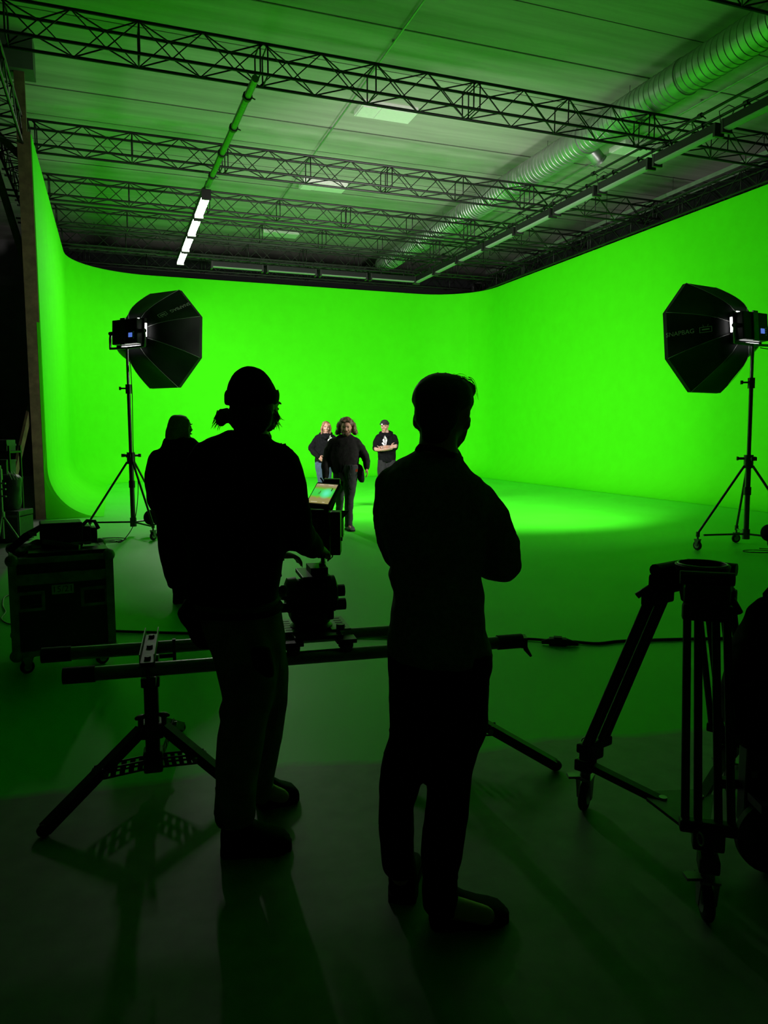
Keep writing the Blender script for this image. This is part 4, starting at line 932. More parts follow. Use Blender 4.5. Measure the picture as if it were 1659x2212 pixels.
def hand(mb, wrist, d, out, thumb, L_=0.18, curl=0.35):
    """palm and five fingers. d: wrist to fingertips, out: back-of-hand normal, thumb: side the thumb leaves on"""
    d = V(d).normalized(); out = (V(out) - d*V(out).dot(d)).normalized(); th = d.cross(out)
    if th.dot(V(thumb)) < 0: th = -th
    k = L_/0.18; w = V(wrist)
    rings = []
    for s, hw, ht in ((-0.01, 0.026, 0.02), (0.02, 0.034, 0.018), (0.06, 0.042, 0.015), (0.085, 0.042, 0.012), (0.095, 0.036, 0.009)):
        rings.append([w + d*s*k + th*(hw*k*math.cos(2*pi*i/14)) + out*(ht*k*math.sin(2*pi*i/14)) for i in range(14)])
    mb.loft(rings)
    for i, (o, ln) in enumerate(((0.031, 0.072), (0.0105, 0.082), (-0.0105, 0.076), (-0.031, 0.058))):
        p = w + d*0.085*k + th*o*k; a = curl*(0.7+0.12*i); pts = [p - d*0.02*k, p]; dirv = (d + th*o*2.0).normalized()
        for j, f in enumerate((0.45, 0.31, 0.24)):
            dirv = (dirv*math.cos(a*(0.6+0.5*j)) - out*math.sin(a*(0.6+0.5*j))).normalized(); out2 = out
            p = p + dirv*ln*f*k; pts.append(p)
        mb.limb(pts, [0.010*k, 0.0098*k, 0.009*k, 0.0082*k, 0.0068*k], 8)
    p = w + d*0.028*k + th*0.03*k; t1 = (d*0.55 + th*0.8 - out*0.35).normalized(); t2 = (d*0.85 + th*0.35 - out*0.35).normalized()
    mb.limb([p - th*0.015*k, p + t1*0.034*k, p + t1*0.034*k + t2*0.03*k, p + t1*0.034*k + t2*0.055*k], [0.015*k, 0.0125*k, 0.0105*k, 0.008*k], 8)

def head(mb, c, face, up=UP, h=0.235, w=0.155, d=0.195):
    """head with brow, nose, jaw, ears; c centre, face: the way it looks. Returns its frame"""
    f = V(face).normalized(); u = (V(up) - f*V(up).dot(f)).normalized(); s = f.cross(u)
    c = V(c); n, m = 22, 16; rings = []
    for i in range(m+1):
        t = pi*(0.02 + 0.96*i/m); z = -math.cos(t); r = math.sin(t); ring = []
        for k in range(n):
            a = 2*pi*k/n; x = math.cos(a)*r; y = math.sin(a)*r; zz = z
            jaw = max(0, -z)
            X = x*w/2*(1 - 0.28*jaw**1.4); Y = y*d/2
            if y > 0: Y *= (0.98 + 0.06*max(0, -z-0.2)) ; 
            if y > 0 and abs(z) < 0.75: Y += 0.006*(1-abs(x))     # face front
            if y < 0 and z < 0: Y *= (1 - 0.45*jaw)
            if y > 0.3 and -0.05 < z < 0.28 and abs(x) > 0.18 and abs(x) < 0.62: Y -= 0.010   # eye sockets
            if y > 0.3 and 0.25 < z < 0.42: Y += 0.004
            ring.append(c + s*X + f*Y + u*(zz*h/2))
        rings.append(ring)
    mb.loft(rings)
    pt = lambda x, y, z: c + s*x*w/0.155 + f*y*d/0.195 + u*z*h/0.235
    mb.limb([pt(0, 0.088, 0.022), pt(0, 0.100, 0.0), pt(0, 0.113, -0.022), pt(0, 0.098, -0.030)], [0.008, 0.010, 0.0125, 0.010], 8)
    for q in (-1, 1):
        mb.ell(pt(q*0.012, 0.098, -0.027), s*0.009, f*0.009, u*0.007, 8, 6)
        mb.ell(pt(q*0.080, -0.008, -0.005), s*0.010, f*0.020, u*0.032, 10, 8)
        mb.ell(pt(q*0.034, 0.084, 0.031), s*0.022, f*0.010, u*0.007, 8, 6)
        mb.ell(pt(q*0.045, 0.070, -0.025), s*0.02, f*0.02, u*0.022, 8, 6)
    mb.ell(pt(0, 0.084, -0.094), s*0.026, f*0.018, u*0.018, 10, 8)
    mb.ell(pt(0, 0.090, -0.055), s*0.024, f*0.012, u*0.012, 8, 6)
    return c, s, f, u, pt
def face_parts(body, fr, brow=HAIR_BR, smile=0.0):
    c, s, f, u, pt = fr
    for q in (-1, 1):
        e = obj('eye', MB().ell(pt(q*0.033, 0.0855, 0.010), s*0.0125, f*0.008, u*0.0075, 12, 8), EYE, body, smooth='all')
        obj('eyebrow', MB().limb([pt(q*0.016, 0.104, 0.030), pt(q*0.034, 0.1, 0.036), pt(q*0.052, 0.086, 0.029)], [0.004, 0.0045, 0.003], 6), brow, body, smooth='all')
    obj('mouth', MB().limb([pt(-0.026, 0.094, -0.054+smile), pt(-0.012, 0.1035, -0.058), pt(0.012, 0.1035, -0.058), pt(0.026, 0.094, -0.054+smile)], [0.0035, 0.006, 0.006, 0.0035], 6), LIP, body, smooth='all')
def strands(mb, roots, r=0.0035, n=5, ln=0.2, wave=0.02, grav=1.0, sides=4):
    for p, d in roots:
        p = V(p); d = V(d).normalized(); pts = [p]; L_ = ln*random.uniform(0.6, 1.1); ph = V((random.uniform(-1, 1), random.uniform(-1, 1), random.uniform(-1, 1)))
        for i in range(n):
            d = (d - UP*0.28*grav + ph*wave*8*random.uniform(-0.5, 1)).normalized(); p = p + d*L_/n; pts.append(p)
        mb.tube(pts, [r*(1-0.8*i/n) for i in range(n+1)], sides)
def shoe(name, heel, toe, root, m=SHOE, w=0.10, h=0.10):
    heel = V((heel.x, heel.y, 0)); toe = V((toe.x, toe.y, 0)); d = toe-heel; ln = d.length; d.normalize(); s = d.cross(UP)
    rings = []
    for f, hw, ht in ((0.0, 0.30, 0.62), (0.04, 0.40, 0.85), (0.15, 0.45, 1.0), (0.30, 0.44, 1.0), (0.45, 0.45, 0.80), (0.62, 0.50, 0.62), (0.78, 0.50, 0.52), (0.90, 0.42, 0.44), (0.98, 0.24, 0.30), (1.0, 0.12, 0.2)):
        q = heel + d*f*ln; ring = []
        for k in range(16):
            a = 2*pi*k/16; cs, sn = math.cos(a), math.sin(a)
            ring.append(q + s*(hw*w*math.copysign(abs(cs)**0.7, cs)) + UP*(0.018 + (h*ht-0.018)*(0.5+0.5*math.copysign(abs(sn)**0.75, sn))))
        rings.append(ring)
    o = obj(name, MB().loft(rings), m, root, smooth='all')
    sl = []
    for f, hw in ((-0.01, 0.2), (0.03, 0.42), (0.2, 0.47), (0.45, 0.45), (0.7, 0.53), (0.88, 0.46), (0.99, 0.24), (1.01, 0.1)):
        sl.append((heel+d*f*ln, hw*w))
    poly = [p+s*a+UP*0.001 for p, a in sl] + [p-s*a+UP*0.001 for p, a in reversed(sl)]
    obj('sole', MB().prism(poly, UP*0.026), SOLE, o)
    return o
def scaled(rings, k, dz=0):
    out = []
    for r in rings:
        c = sum(r, V((0, 0, 0)))/len(r); out.append([c + (p-c)*k for p in r])
    return out
def person(label, base):
    return thing('person', label, 'person', V((base.x, base.y, 0)))

# ===== man with crossed arms, right of centre, seen from behind
D = 2.34
rt = person('man in a grey sweater standing with his back turned and arms crossed', G(945, 1960))
torso = rows(D, [(962, 904, 986, 0.13, .02), (972, 899, 990, 0.15, .02), (980, 884, 996, 0.17, .02), (995, 860, 1004, 0.20, .01), (1014, 838, 1018, 0.23), (1032, 827, 1038, 0.25), (1052, 822, 1050, 0.26), (1080, 819, 1056, 0.27), (1115, 818, 1058, 0.27), (1158, 827, 1052, 0.27), (1195, 836, 1047, 0.26), (1222, 845, 1040, 0.25), (1242, 841, 1039, 0.25), (1268, 845, 1042, 0.25), (1284, 850, 1047, 0.25), (1304, 848, 1047, 0.26), (1312, 845, 1045, 0.26), (1346, 843, 1048, 0.27), (1368, 838, 1051, 0.27), (1386, 835, 1058, 0.28), (1402, 836, 1063, 0.28), (1416, 846, 1062, 0.28), (1424, 880, 1055, 0.26)])
ra_ = [P(1034, 1074, D), P(1066, 1125, D-.01), P(1083, 1175, D-.02), P(1090, 1220, D-.01)]
rf_ = [P(1091, 1222, D-.01), P(1062, 1222, D+.08), P(1010, 1205, D+.19), P(960, 1195, D+.24)]
la_ = [P(848, 1046, D), P(841, 1105, D+.05), P(846, 1165, D+.13), P(858, 1200, D+.18)]
lf_ = [P(858, 1200, D+.18), P(900, 1200, D+.22), P(960, 1182, D+.25), P(1000, 1172, D+.24)]
legL = rows(D, [(1396, 836, 950, 0.24, .02), (1440, 838, 948, 0.24, .02), (1490, 842, 945, 0.23, .02), (1560, 841, 940, 0.21, .02), (1600, 838, 934, 0.2, .03), (1623, 829, 929, 0.19, .03), (1660, 822, 921, 0.18, .04), (1691, 819, 910, 0.17, .05), (1735, 818, 894, 0.165, .06), (1790, 820, 894, 0.16, .07), (1848, 822, 896, 0.155, .08), (1868, 824, 901, 0.155, .08), (1880, 828, 903, 0.15, .08)], p=2.2)
legR = rows(D, [(1396, 930, 1063, 0.25), (1436, 928, 1065, 0.25), (1470, 926, 1057, 0.24), (1520, 924, 1055, 0.23), (1565, 923, 1052, 0.22), (1607, 923, 1037, 0.2), (1650, 924, 1024, 0.19, -.02), (1690, 923, 1017, 0.18, -.03), (1744, 921, 1012, 0.17, -.05), (1800, 912, 1005, 0.165, -.07), (1851, 910, 997, 0.16, -.08), (1885, 910, 990, 0.155, -.08), (1930, 911, 989, 0.15, -.08), (1962, 914, 992, 0.14, -.08)], p=2.2)
fc = (FWD*0.88 + RIGHT*0.46 - UP*0.10)
b = MB(); hd_ = head(b, P(959, 886, D+.02), fc, UP, 0.235, 0.158, 0.20)
b.loft(rows(D+.01, [(912, 906, 994, 0.12), (940, 907, 988, 0.12), (965, 904, 986, 0.13), (990, 890, 996, 0.14), (1020, 880, 1000, 0.14)]))
b.loft(scaled(torso[4:], 0.9)); b.loft(scaled(legL, 0.86)); b.loft(scaled(legR, 0.86))
b.limb(ra_, [0.05, 0.043, 0.04, 0.037]); b.limb(rf_, [0.037, 0.034, 0.03, 0.026]); b.limb(la_, [0.05, 0.043, 0.04, 0.036]); b.limb(lf_, [0.036, 0.034, 0.03, 0.026])
b.ell(P(900, 906, D+.01), RIGHT*0.013+FWD*0.004, FWD*0.02, UP*0.032+RIGHT*0.003, 12, 8).ell(P(1007, 911, D+.01), RIGHT*0.013-FWD*0.005, FWD*0.022, UP*0.029-RIGHT*0.003, 12, 8).limb([P(996, 925, D+.06), P(992, 945, D+.07), P(982, 962, D+.05)], [0.024, 0.022, 0.016], 10)
hand(b, rf_[-1], (rf_[-1]-rf_[-2]), FWD, UP, 0.17); hand(b, lf_[-1], (lf_[-1]-lf_[-2])-FWD*0.2, FWD, UP, 0.17)
for sgn, (h0, t0) in enumerate(((P(866, 1900, D+.06), P(880, 1930, D+.20)), (P(950, 1960, D-.1), P(1050, 1985, D-.1)))):
    b.limb([V((h0.x, h0.y, 0.09)), V((t0.x, t0.y, 0.05))], [0.04, 0.03])
body = organic('body', b, SKIN, rt, 0.008, 3); face_parts(body, hd_, HAIR_FAIR)
g = MB().loft(torso); 
g.limb(ra_, [0.054, 0.055, 0.057, 0.054]); g.limb(rf_, [0.054, 0.05, 0.042, 0.036]); g.limb(la_, [0.058, 0.055, 0.052, 0.05]); g.limb(lf_, [0.05, 0.048, 0.04, 0.036])
organic('sweater', g, SWEAT, rt, 0.010, 3, wr=0.006, freq=10, vert=1.6)
g = MB().loft(legL).loft(legR); organic('trousers', g, DARKPANT, rt, 0.011, 3, wr=0.005, freq=9)
shoe('shoe', P(868, 1890, 2.37)*1.0, L(P(868, 1890, 2.37), 0.03, 0.27), rt, SHOE, 0.112, 0.11)
shoe('shoe', P(930, 1990, 2.27), P(1096, 1990, 2.30), rt, SHOE, 0.105, 0.12)
hc, hs, hf, hu, hp = hd_
hb = MB().ell(hp(0, -0.016, 0.034), hs*0.092, hf*0.108, hu*0.080, 22, 14).ell(hp(0, -0.055, -0.02), hs*0.074, hf*0.05, hu*0.065, 18, 12).ell(hp(0, -0.06, -0.075), hs*0.05, hf*0.035, hu*0.04, 14, 10)
hb.ell(P(987, 862, D+.02), RIGHT*0.055, FWD*0.07, UP*0.062, 16, 10)
hb.ell(hp(0.03, 0.05, 0.072), hs*0.055, hf*0.05, hu*0.033, 14, 10)
hair = organic('hair', hb, HAIR_FAIR, rt, 0.009, 2, wr=0.005, freq=22)
st = MB(); rts = []
for i in range(60):
    a = random.uniform(0, 2*pi); rr = random.uniform(0.2, 0.9); p = hp(math.cos(a)*0.085*rr, -0.012+math.sin(a)*0.10*rr, 0.034+0.078*math.sqrt(max(0, 1-rr*rr)))
    rts.append((p, (RIGHT*0.7 + UP*0.35 + hf*0.3 + V((random.uniform(-.5, .5), random.uniform(-.5, .5), random.uniform(-.2, .4))))))
strands(st, rts, 0.0011, 6, 0.075, 0.02, 1.2, 3)
rts = [(P(1005+random.uniform(-12, 8), 815+random.uniform(-2, 10), D+.05), RIGHT*0.8+UP*random.uniform(0.1, 0.8)) for i in range(18)]
strands(st, rts, 0.0012, 7, 0.075, 0.03, 2.4, 3)
obj('loose_hair', st, HAIR_FAIR, hair, smooth='all')['kind'] = 'stuff'
lan = MB().tube([P(903, 972, D-.06), P(907, 966, D-.075), P(930, 968, D-.085), P(955, 974, D-.08), P(975, 984, D-.06), P(985, 1000, D-.0), P(980, 1010, D+.07)], 0.011, 6)
obj('neck_strap', lan, BLACK_CLOTH, rt, smooth='all')

# ===== man in a beanie at the camera
D = 2.76
rt = person('man in a beanie and dark jacket at the camera, his back turned', G(545, 1800))
torso = rows(D, [(930, 492, 572, 0.16, .02), (938, 478, 580, 0.18, .02), (948, 452, 588, 0.2, .02), (958, 438, 594, 0.22), (972, 430, 606, 0.25), (995, 424, 618, 0.27), (1020, 420, 626, 0.29), (1055, 416, 628, 0.30), (1100, 414, 626, 0.31), (1150, 411, 622, 0.31), (1200, 409, 616, 0.31), (1250, 408, 608, 0.31), (1285, 408, 600, 0.30), (1298, 412, 597, 0.29)])
ra_ = [P(600, 1000, D), P(618, 1055, D-.0), P(632, 1110, D+.03), P(636, 1150, D+.06)]
rf_ = [P(636, 1150, D+.06), P(650, 1160, D+.14), P(665, 1172, D+.22), P(676, 1182, D+.30)]
la_ = [P(450, 1000, D), P(436, 1060, D), P(434, 1120, D+.05), P(442, 1170, D+.12)]
lf_ = [P(442, 1170, D+.12), P(485, 1190, D+.22), P(540, 1196, D+.30), P(590, 1198, D+.36)]
legN = rows(D, [(1280, 415, 580, 0.28), (1330, 425, 580, 0.28), (1393, 454, 590, 0.27), (1430, 466, 594, 0.25), (1458, 473, 596, 0.24), (1508, 485, 590, 0.22, -.01), (1522, 478, 587, 0.22, -.01), (1535, 475, 584, 0.22, -.02), (1550, 479, 580, 0.21, -.03), (1589, 471, 574, 0.2, -.04), (1631, 467, 566, 0.19, -.06), (1689, 465, 556, 0.18, -.08), (1730, 462, 553, 0.17, -.09), (1752, 461, 553, 0.17, -.09), (1775, 463, 548, 0.16, -.09)], p=2.2)
legF = rows(D+.12, [(1280, 500, 598, 0.26, -.08), (1327, 510, 606, 0.26, -.06), (1385, 520, 614, 0.25, -.04), (1450, 528, 622, 0.23), (1516, 530, 620, 0.21, .02), (1560, 534, 614, 0.2, .04), (1595, 538, 609, 0.19, .05), (1652, 544, 597, 0.18, .08), (1690, 546, 590, 0.17, .10), (1705, 546, 590, 0.16, .10), (1722, 548, 588, 0.15, .11)], p=2.2)
fc = FWD*0.87 + RIGHT*0.48 - UP*0.14
b = MB(); hd_ = head(b, P(548, 881, D+.03), fc, UP, 0.245, 0.165, 0.205)
b.loft(rows(D+.02, [(905, 508, 580, 0.13), (935, 505, 578, 0.13), (965, 495, 585, 0.15)]))
b.loft(scaled(torso[3:], 0.88)); b.loft(scaled(legN, 0.86)); b.loft(scaled(legF, 0.86))
b.limb(ra_, [0.055, 0.048, 0.043, 0.04]); b.limb(rf_, [0.04, 0.037, 0.032, 0.028]); b.limb(la_, [0.055, 0.048, 0.043, 0.04]); b.limb(lf_, [0.04, 0.037, 0.032, 0.028])
hand(b, rf_[-1], FWD*0.8+RIGHT*0.4-UP*0.2, UP*0.6+RIGHT*0.5, FWD-RIGHT, 0.18, 0.6); hand(b, lf_[-1], lf_[-1]-lf_[-2], UP, FWD, 0.18, 0.6)
b.limb([P(505, 1800, 2.68), P(560, 1815, 2.68)], [0.035, 0.03]); b.limb([P(570, 1705, 2.98), P(610, 1720, 2.98)], [0.035, 0.03])
body = organic('body', b, SKIN, rt, 0.008, 3); face_parts(body, hd_, HAIR_DK)
g = MB().loft(torso)
g.limb(ra_, [0.082, 0.080, 0.074, 0.070]); g.limb(rf_, [0.07, 0.062, 0.054, 0.048]); g.limb(la_, [0.082, 0.08, 0.074, 0.07]); g.limb(lf_, [0.07, 0.062, 0.054, 0.048])
organic('jacket', g, BLACK_CLOTH, rt, 0.012, 3, wr=0.008, freq=8)
g = MB().loft(legN).loft(legF); organic('trousers', g, KHAKI, rt, 0.011, 3, wr=0.008, freq=8, vert=0.6)
obj('side_seam', MB().tube([P(606, 1420, D-.05), P(603, 1470, D-.06), P(600, 1540, D-.03), P(590, 1600, D-.02), P(575, 1650, D-.02), P(560, 1700, D-.06)], 0.0025, 5), KHAKI, rt, smooth='all')
shoe('shoe', P(478, 1835, 2.68), P(629, 1830, 2.72), rt, SHOE, 0.115, 0.15)
shoe('shoe', P(556, 1738, 3.03), P(643, 1732, 3.12), rt, SHOE, 0.11, 0.14)
hc, hs, hf, hu, hp = hd_
# beanie: slouched crown, turned-up band
g = MB(); g.loft(rows(D+.03, [(792, 528, 548, 0.03, -.02), (796, 519, 561, 0.08, -.02), (803, 511, 572, 0.13, -.01), (814, 502, 581, 0.17), (830, 495, 590, 0.2), (845, 492, 596, 0.21), (858, 491, 598, 0.21), (876, 490, 597, 0.21)]))
bn = organic('beanie', g, BLACK_KNIT, rt, 0.007, 2, wr=0.002, freq=30)
g = MB(); g.loft(rows(D+.03, [(846, 488, 598, 0.215), (838, 500, 600, 0.22, .01), (850, 487, 603, 0.225), (864, 487, 602, 0.225), (876, 487, 596, 0.22)]))
organic('beanie_band', g, BLACK_KNIT, bn, 0.007, 2)
hb = MB().ell(P(478, 902, D-.02), RIGHT*0.022, FWD*0.03, UP*0.034, 14, 10).ell(P(487, 895, D), RIGHT*0.02, FWD*0.03, UP*0.025, 12, 8)
hb.ell(P(540, 900, D-.03), RIGHT*0.085, FWD*0.05, UP*0.07, 16, 10).ell(P(580, 905, D+.03), RIGHT*0.03, FWD*0.06, UP*0.05, 14, 10)
hair = organic('hair', hb, HAIR_DK, rt, 0.008, 2, wr=0.005, freq=25)
st = MB()
rts = [(P(590+random.uniform(-8, 4), 882+random.uniform(-6, 20), D+.04+random.uniform(-.04, .05)), RIGHT*random.uniform(0.1, 0.9)-UP*0.7+FWD*random.uniform(-.4, .4)) for i in range(60)]
strands(st, rts, 0.0024, 6, 0.06, 0.06, 0.7, 4)
rts = [(P(478+random.uniform(-8, 6), 885+random.uniform(0, 24), D-.02+random.uniform(-.02, .02)), -RIGHT*random.uniform(0.2, 0.9)-UP*random.uniform(0, 1)) for i in range(40)]
strands(st, rts, 0.0018, 5, 0.045, 0.04, 0.8, 4)
obj('loose_hair', st, HAIR_DK, hair, smooth='all')['kind'] = 'stuff'
g = MB().loft(rows(D-.02, [(1292, 402, 462, 0.10), (1306, 393, 468, 0.16), (1320, 385, 472, 0.18), (1335, 392, 474, 0.18), (1350, 406, 474, 0.17), (1372, 412, 472, 0.15), (1390, 424, 466, 0.12), (1398, 436, 460, 0.08)]))
organic('belt_pouch', g, BLACK_CLOTH, rt, 0.011, 3, wr=0.004, freq=14)
g = MB().loft(rows(D-.16, [(1398, 545, 580, 0.05), (1405, 540, 585, 0.08), (1440, 548, 592, 0.08), (1455, 565, 594, 0.06), (1463, 578, 592, 0.04)]))
organic('tool_pouch', g, BLACK_CLOTH, rt, 0.01, 2)
obj('belt', MB().tube([q for q in rows(D, [(1312, 416, 604, 0.31)])[0]], 0.013, 6, closed=True), BLACK_CLOTH, rt, smooth='all')

# ===== woman in a long coat, left
D = 6.86
rt = person('woman with fair hair in a long dark coat, half hidden by the beanie man', G(388, 1303))
torso = rows(D, [(944, 356, 416, 0.18), (952, 351, 424, 0.2), (962, 348, 436, 0.22), (972, 342, 446, 0.26), (986, 334, 452, 0.29), (1010, 327, 456, 0.32), (1036, 325, 458, 0.34), (1070, 327, 458, 0.36), (1107, 337, 456, 0.38), (1150, 341, 455, 0.40), (1188, 346, 453, 0.42), (1226, 354, 450, 0.42), (1256, 363, 446, 0.42), (1266, 366, 444, 0.41)])
fc = RIGHT*0.80 + FWD*0.6
b = MB(); hd_ = head(b, P(390, 924, D), fc, UP, 0.23, 0.15, 0.19)
b.loft(rows(D, [(930, 375, 404, 0.11), (955, 372, 408, 0.12), (975, 362, 420, 0.14)])); b.loft(scaled(torso[3:], 0.72))
b.limb([P(380, 1220, D), P(386, 1260, D), P(388, 1292, D)], [0.06, 0.05, 0.04]); b.limb([P(422, 1220, D+.05), P(420, 1260, D+.05), P(418, 1290, D+.05)], [0.06, 0.05, 0.04])
b.limb([P(388, 1294, D), P(396, 1298, D)], [0.035, 0.03]); b.limb([P(418, 1292, D+.05), P(428, 1296, D+.05)], [0.035, 0.03])
ra_ = [P(440, 990, D), P(448, 1040, D+.05), P(446, 1085, D+.14)]; rf_ = [P(446, 1085, D+.14), P(430, 1095, D+.26), P(410, 1098, D+.30)]
la_ = [P(340, 990, D), P(332, 1040, D+.03), P(336, 1085, D+.1)]; lf_ = [P(336, 1085, D+.1), P(360, 1100, D+.24), P(390, 1100, D+.30)]
for q in (ra_, la_): b.limb(q, [0.05, 0.045, 0.04])
for q in (rf_, lf_): b.limb(q, [0.04, 0.035, 0.027])
hand(b, rf_[-1], -RIGHT, FWD, UP, 0.165); hand(b, lf_[-1], RIGHT, FWD, UP, 0.165)
body = organic('body', b, SKIN2, rt, 0.009, 3); face_parts(body, hd_, HAIR_BLOND)
g = MB().loft(torso)
for q in (ra_, la_): g.limb(q, [0.085, 0.085, 0.08])
for q in (rf_, lf_): g.limb(q, [0.08, 0.07, 0.055])
organic('coat', g, BLACK_CLOTH, rt, 0.018, 3, wr=0.012, freq=6)
g = MB().limb([P(382, 1240, D), P(386, 1270, D), P(388, 1290, D)], [0.07, 0.062, 0.058]).limb([P(420, 1240, D+.05), P(420, 1270, D+.05), P(418, 1290, D+.05)], [0.07, 0.062, 0.058])
organic('trousers', g, DARKPANT, rt, 0.014, 2)
shoe('shoe', P(376, 1300, D-.02), P(404, 1300, D+.06), rt, SHOE, 0.10, 0.11); shoe('shoe', P(412, 1298, D+.1), P(440, 1298, D+.18), rt, SHOE, 0.10, 0.11)
hc, hs, hf, hu, hp = hd_
hb = MB().loft(rows(D-.01, [(896, 376, 392, 0.06), (900, 370, 402, 0.14), (908, 366, 408, 0.2), (918, 363, 409, 0.22), (930, 360, 405, 0.21), (940, 358, 402, 0.19), (950, 358, 403, 0.17)]))
hb.limb([hp(0.075, 0.03, 0.06), hp(0.085, 0.02, -0.02), hp(0.075, 0.03, -0.11), hp(0.06, 0.05, -0.15)], [0.03, 0.032, 0.03, 0.018])
organic('hair', hb, HAIR_BLOND, rt, 0.010, 2, wr=0.004, freq=20)

# ===== curly-haired man walking towards the camera
D = 12.16
rt = person('bearded man with wild curly hair walking forward in a black jumper', G(752, 1145))
torso = rows(D, [(938, 734, 760, 0.14), (942, 728, 764, 0.18), (948, 719, 770, 0.22), (956, 714, 774, 0.26), (970, 711, 776, 0.30), (985, 711, 776, 0.34), (1000, 713, 776, 0.37), (1012, 715, 776, 0.37), (1019, 717, 774, 0.35), (1022, 719, 772, 0.33)])
ra_ = [P(720, 957, D), P(711, 972, D-.02), P(706, 992, D-.02)]; rf_ = [P(706, 992, D-.02), P(703, 1010, D-.1), P(703, 1030, D-.16)]
la_ = [P(768, 956, D), P(779, 970, D+.03), P(788, 984, D+.02)]; lf_ = [P(788, 984, D+.02), P(792, 998, D-.08), P(792, 1010, D-.14)]
legR = rows(D-.1, [(1004, 742, 774, 0.30), (1014, 738, 774, 0.30), (1025, 739, 773, 0.28), (1046, 741, 771, 0.25), (1067, 744, 766, 0.21, .0), (1080, 744, 764, 0.19), (1100, 744, 763, 0.18), (1118, 745, 762, 0.17, .04), (1128, 745, 761, 0.16, .05), (1139, 745, 761, 0.15, .05)], p=2.2)
legL = rows(D+.1, [(1004, 718, 752, 0.30), (1014, 718, 752, 0.30), (1030, 719, 748, 0.27), (1050, 722, 746, 0.24), (1066, 724, 744, 0.2, .05), (1080, 725, 743, 0.18, .15), (1098, 725, 741, 0.17, .35), (1106, 725, 740, 0.16, .42)], p=2.2)
fc = -FWD*0.98 - RIGHT*0.02 - UP*0.10
b = MB(); hd_ = head(b, P(748, 924, D-.04), fc, UP, 0.255, 0.165, 0.205)
b.loft(rows(D, [(932, 739, 758, 0.13), (942, 738, 759, 0.14), (952, 734, 763, 0.16)])); b.loft(scaled(torso[2:], 0.86)); b.loft(scaled(legR, 0.85)); b.loft(scaled(legL, 0.85))
for q in (ra_, la_): b.limb(q, [0.055, 0.05, 0.043])
for q in (rf_, lf_): b.limb(q, [0.043, 0.037, 0.028])
hand(b, rf_[-1], -UP - FWD*0.3, -RIGHT, -FWD, 0.185, 0.4); hand(b, lf_[-1], -UP + RIGHT*0.15 - FWD*0.2, RIGHT, -FWD, 0.185, 0.4)
q0, q1 = P(752, 1132, D-.02), P(756, 1139, D-.16); b.limb([V((q0.x, q0.y, 0.085)), V((q1.x, q1.y, 0.055))], [0.035, 0.022]); b.limb([P(732, 1104, D+.5), P(731, 1112, D+.4)], [0.04, 0.03])
body = organic('body', b, SKIN, rt, 0.0075, 2); face_parts(body, hd_, HAIR_BR, 0.006)
g = MB().loft(torso)
for q in (ra_, la_): g.limb(q, [0.088, 0.082, 0.076])
for q in (rf_, lf_): g.limb(q, [0.076, 0.066, 0.05])
organic('jumper', g, mat('black_jumper', (0.016, 0.016, 0.0145), 0.95, var=0.3, scale=25, spec=0.1), rt, 0.013, 3, wr=0.012, freq=7)
g = MB().loft(legR).loft(legL); organic('trousers', g, GREYPANT, rt, 0.013, 3, wr=0.01, freq=8)
shoe('shoe', L(P(750, 1137, D), 0, 0.08), L(P(760, 1142, D), 0.02, -0.22), rt, SHOE_G, 0.125, 0.13)
q0 = P(732, 1106, D+.52); q1 = P(731, 1116, D+.30)
sh = MB(); sh.limb([q0+UP*0.03, q0.lerp(q1, 0.5), q1], [0.05, 0.052, 0.04]); organic('shoe', sh, SHOE_G, rt, 0.01, 2)
hc, hs, hf, hu, hp = hd_
hb = MB().ell(hp(0, -0.045, 0.065), hs*0.118, hf*0.10, hu*0.105, 20, 12)
for q in (-1, 1): hb.ell(hp(q*0.112, -0.05, -0.01), hs*0.045, hf*0.065, hu*0.10, 16, 10).ell(hp(q*0.13, -0.04, -0.07), hs*0.048, hf*0.055, hu*0.05, 14, 10)
hb.ell(hp(0, -0.07, -0.03), hs*0.10, hf*0.06, hu*0.10, 16, 10).ell(hp(0.04, 0.05, 0.10), hs*0.045, hf*0.03, hu*0.02, 12, 8).ell(hp(-0.04, 0.05, 0.10), hs*0.045, hf*0.03, hu*0.02, 12, 8)
hair = organic('hair', hb, HAIR_BR, rt, 0.010, 2, wr=0.012, freq=26)
st = MB(); rts = []
for i in range(260):
    q = random.choice((-1, 1)); a = random.uniform(-0.2, 1); rts.append((hp(q*(0.075+0.05*random.random())*(1-0.5*max(0, a)), random.uniform(-0.11, 0.0), -0.06+0.17*a), hs*q*random.uniform(0.3, 1)+hu*(0.3+0.7*a)*random.uniform(0, 1)+hf*random.uniform(-.4, .3)))
strands(st, rts, 0.0032, 5, 0.10, 0.06, 0.9, 4)
obj('loose_curls', st, HAIR_BR, hair, smooth='all')['kind'] = 'stuff'
bm_ = MB().ell(hp(0, 0.070, -0.09), hs*0.055, hf*0.035, hu*0.04, 16, 10)
for q in (-1, 1): bm_.limb([hp(q*0.066, 0.02, -0.03), hp(q*0.06, 0.045, -0.07), hp(q*0.03, 0.08, -0.095)], [0.014, 0.02, 0.02]); bm_.limb([hp(q*0.03, 0.092, -0.052), hp(q*0.018, 0.1, -0.042), hp(0, 0.104, -0.041)], [0.006, 0.008, 0.007])
organic('beard', bm_, HAIR_BR, rt, 0.006, 1, wr=0.004, freq=50)
g = MB().loft(rows(D-.02, [(1002, 771, 776, 0.06), (1006, 770, 782, 0.12), (1015, 771, 786, 0.16), (1026, 771, 787, 0.16), (1036, 773, 787.5, 0.15), (1042, 778, 786, 0.1)]))
organic('hip_bag', g, BLACK_CLOTH, rt, 0.012, 2)
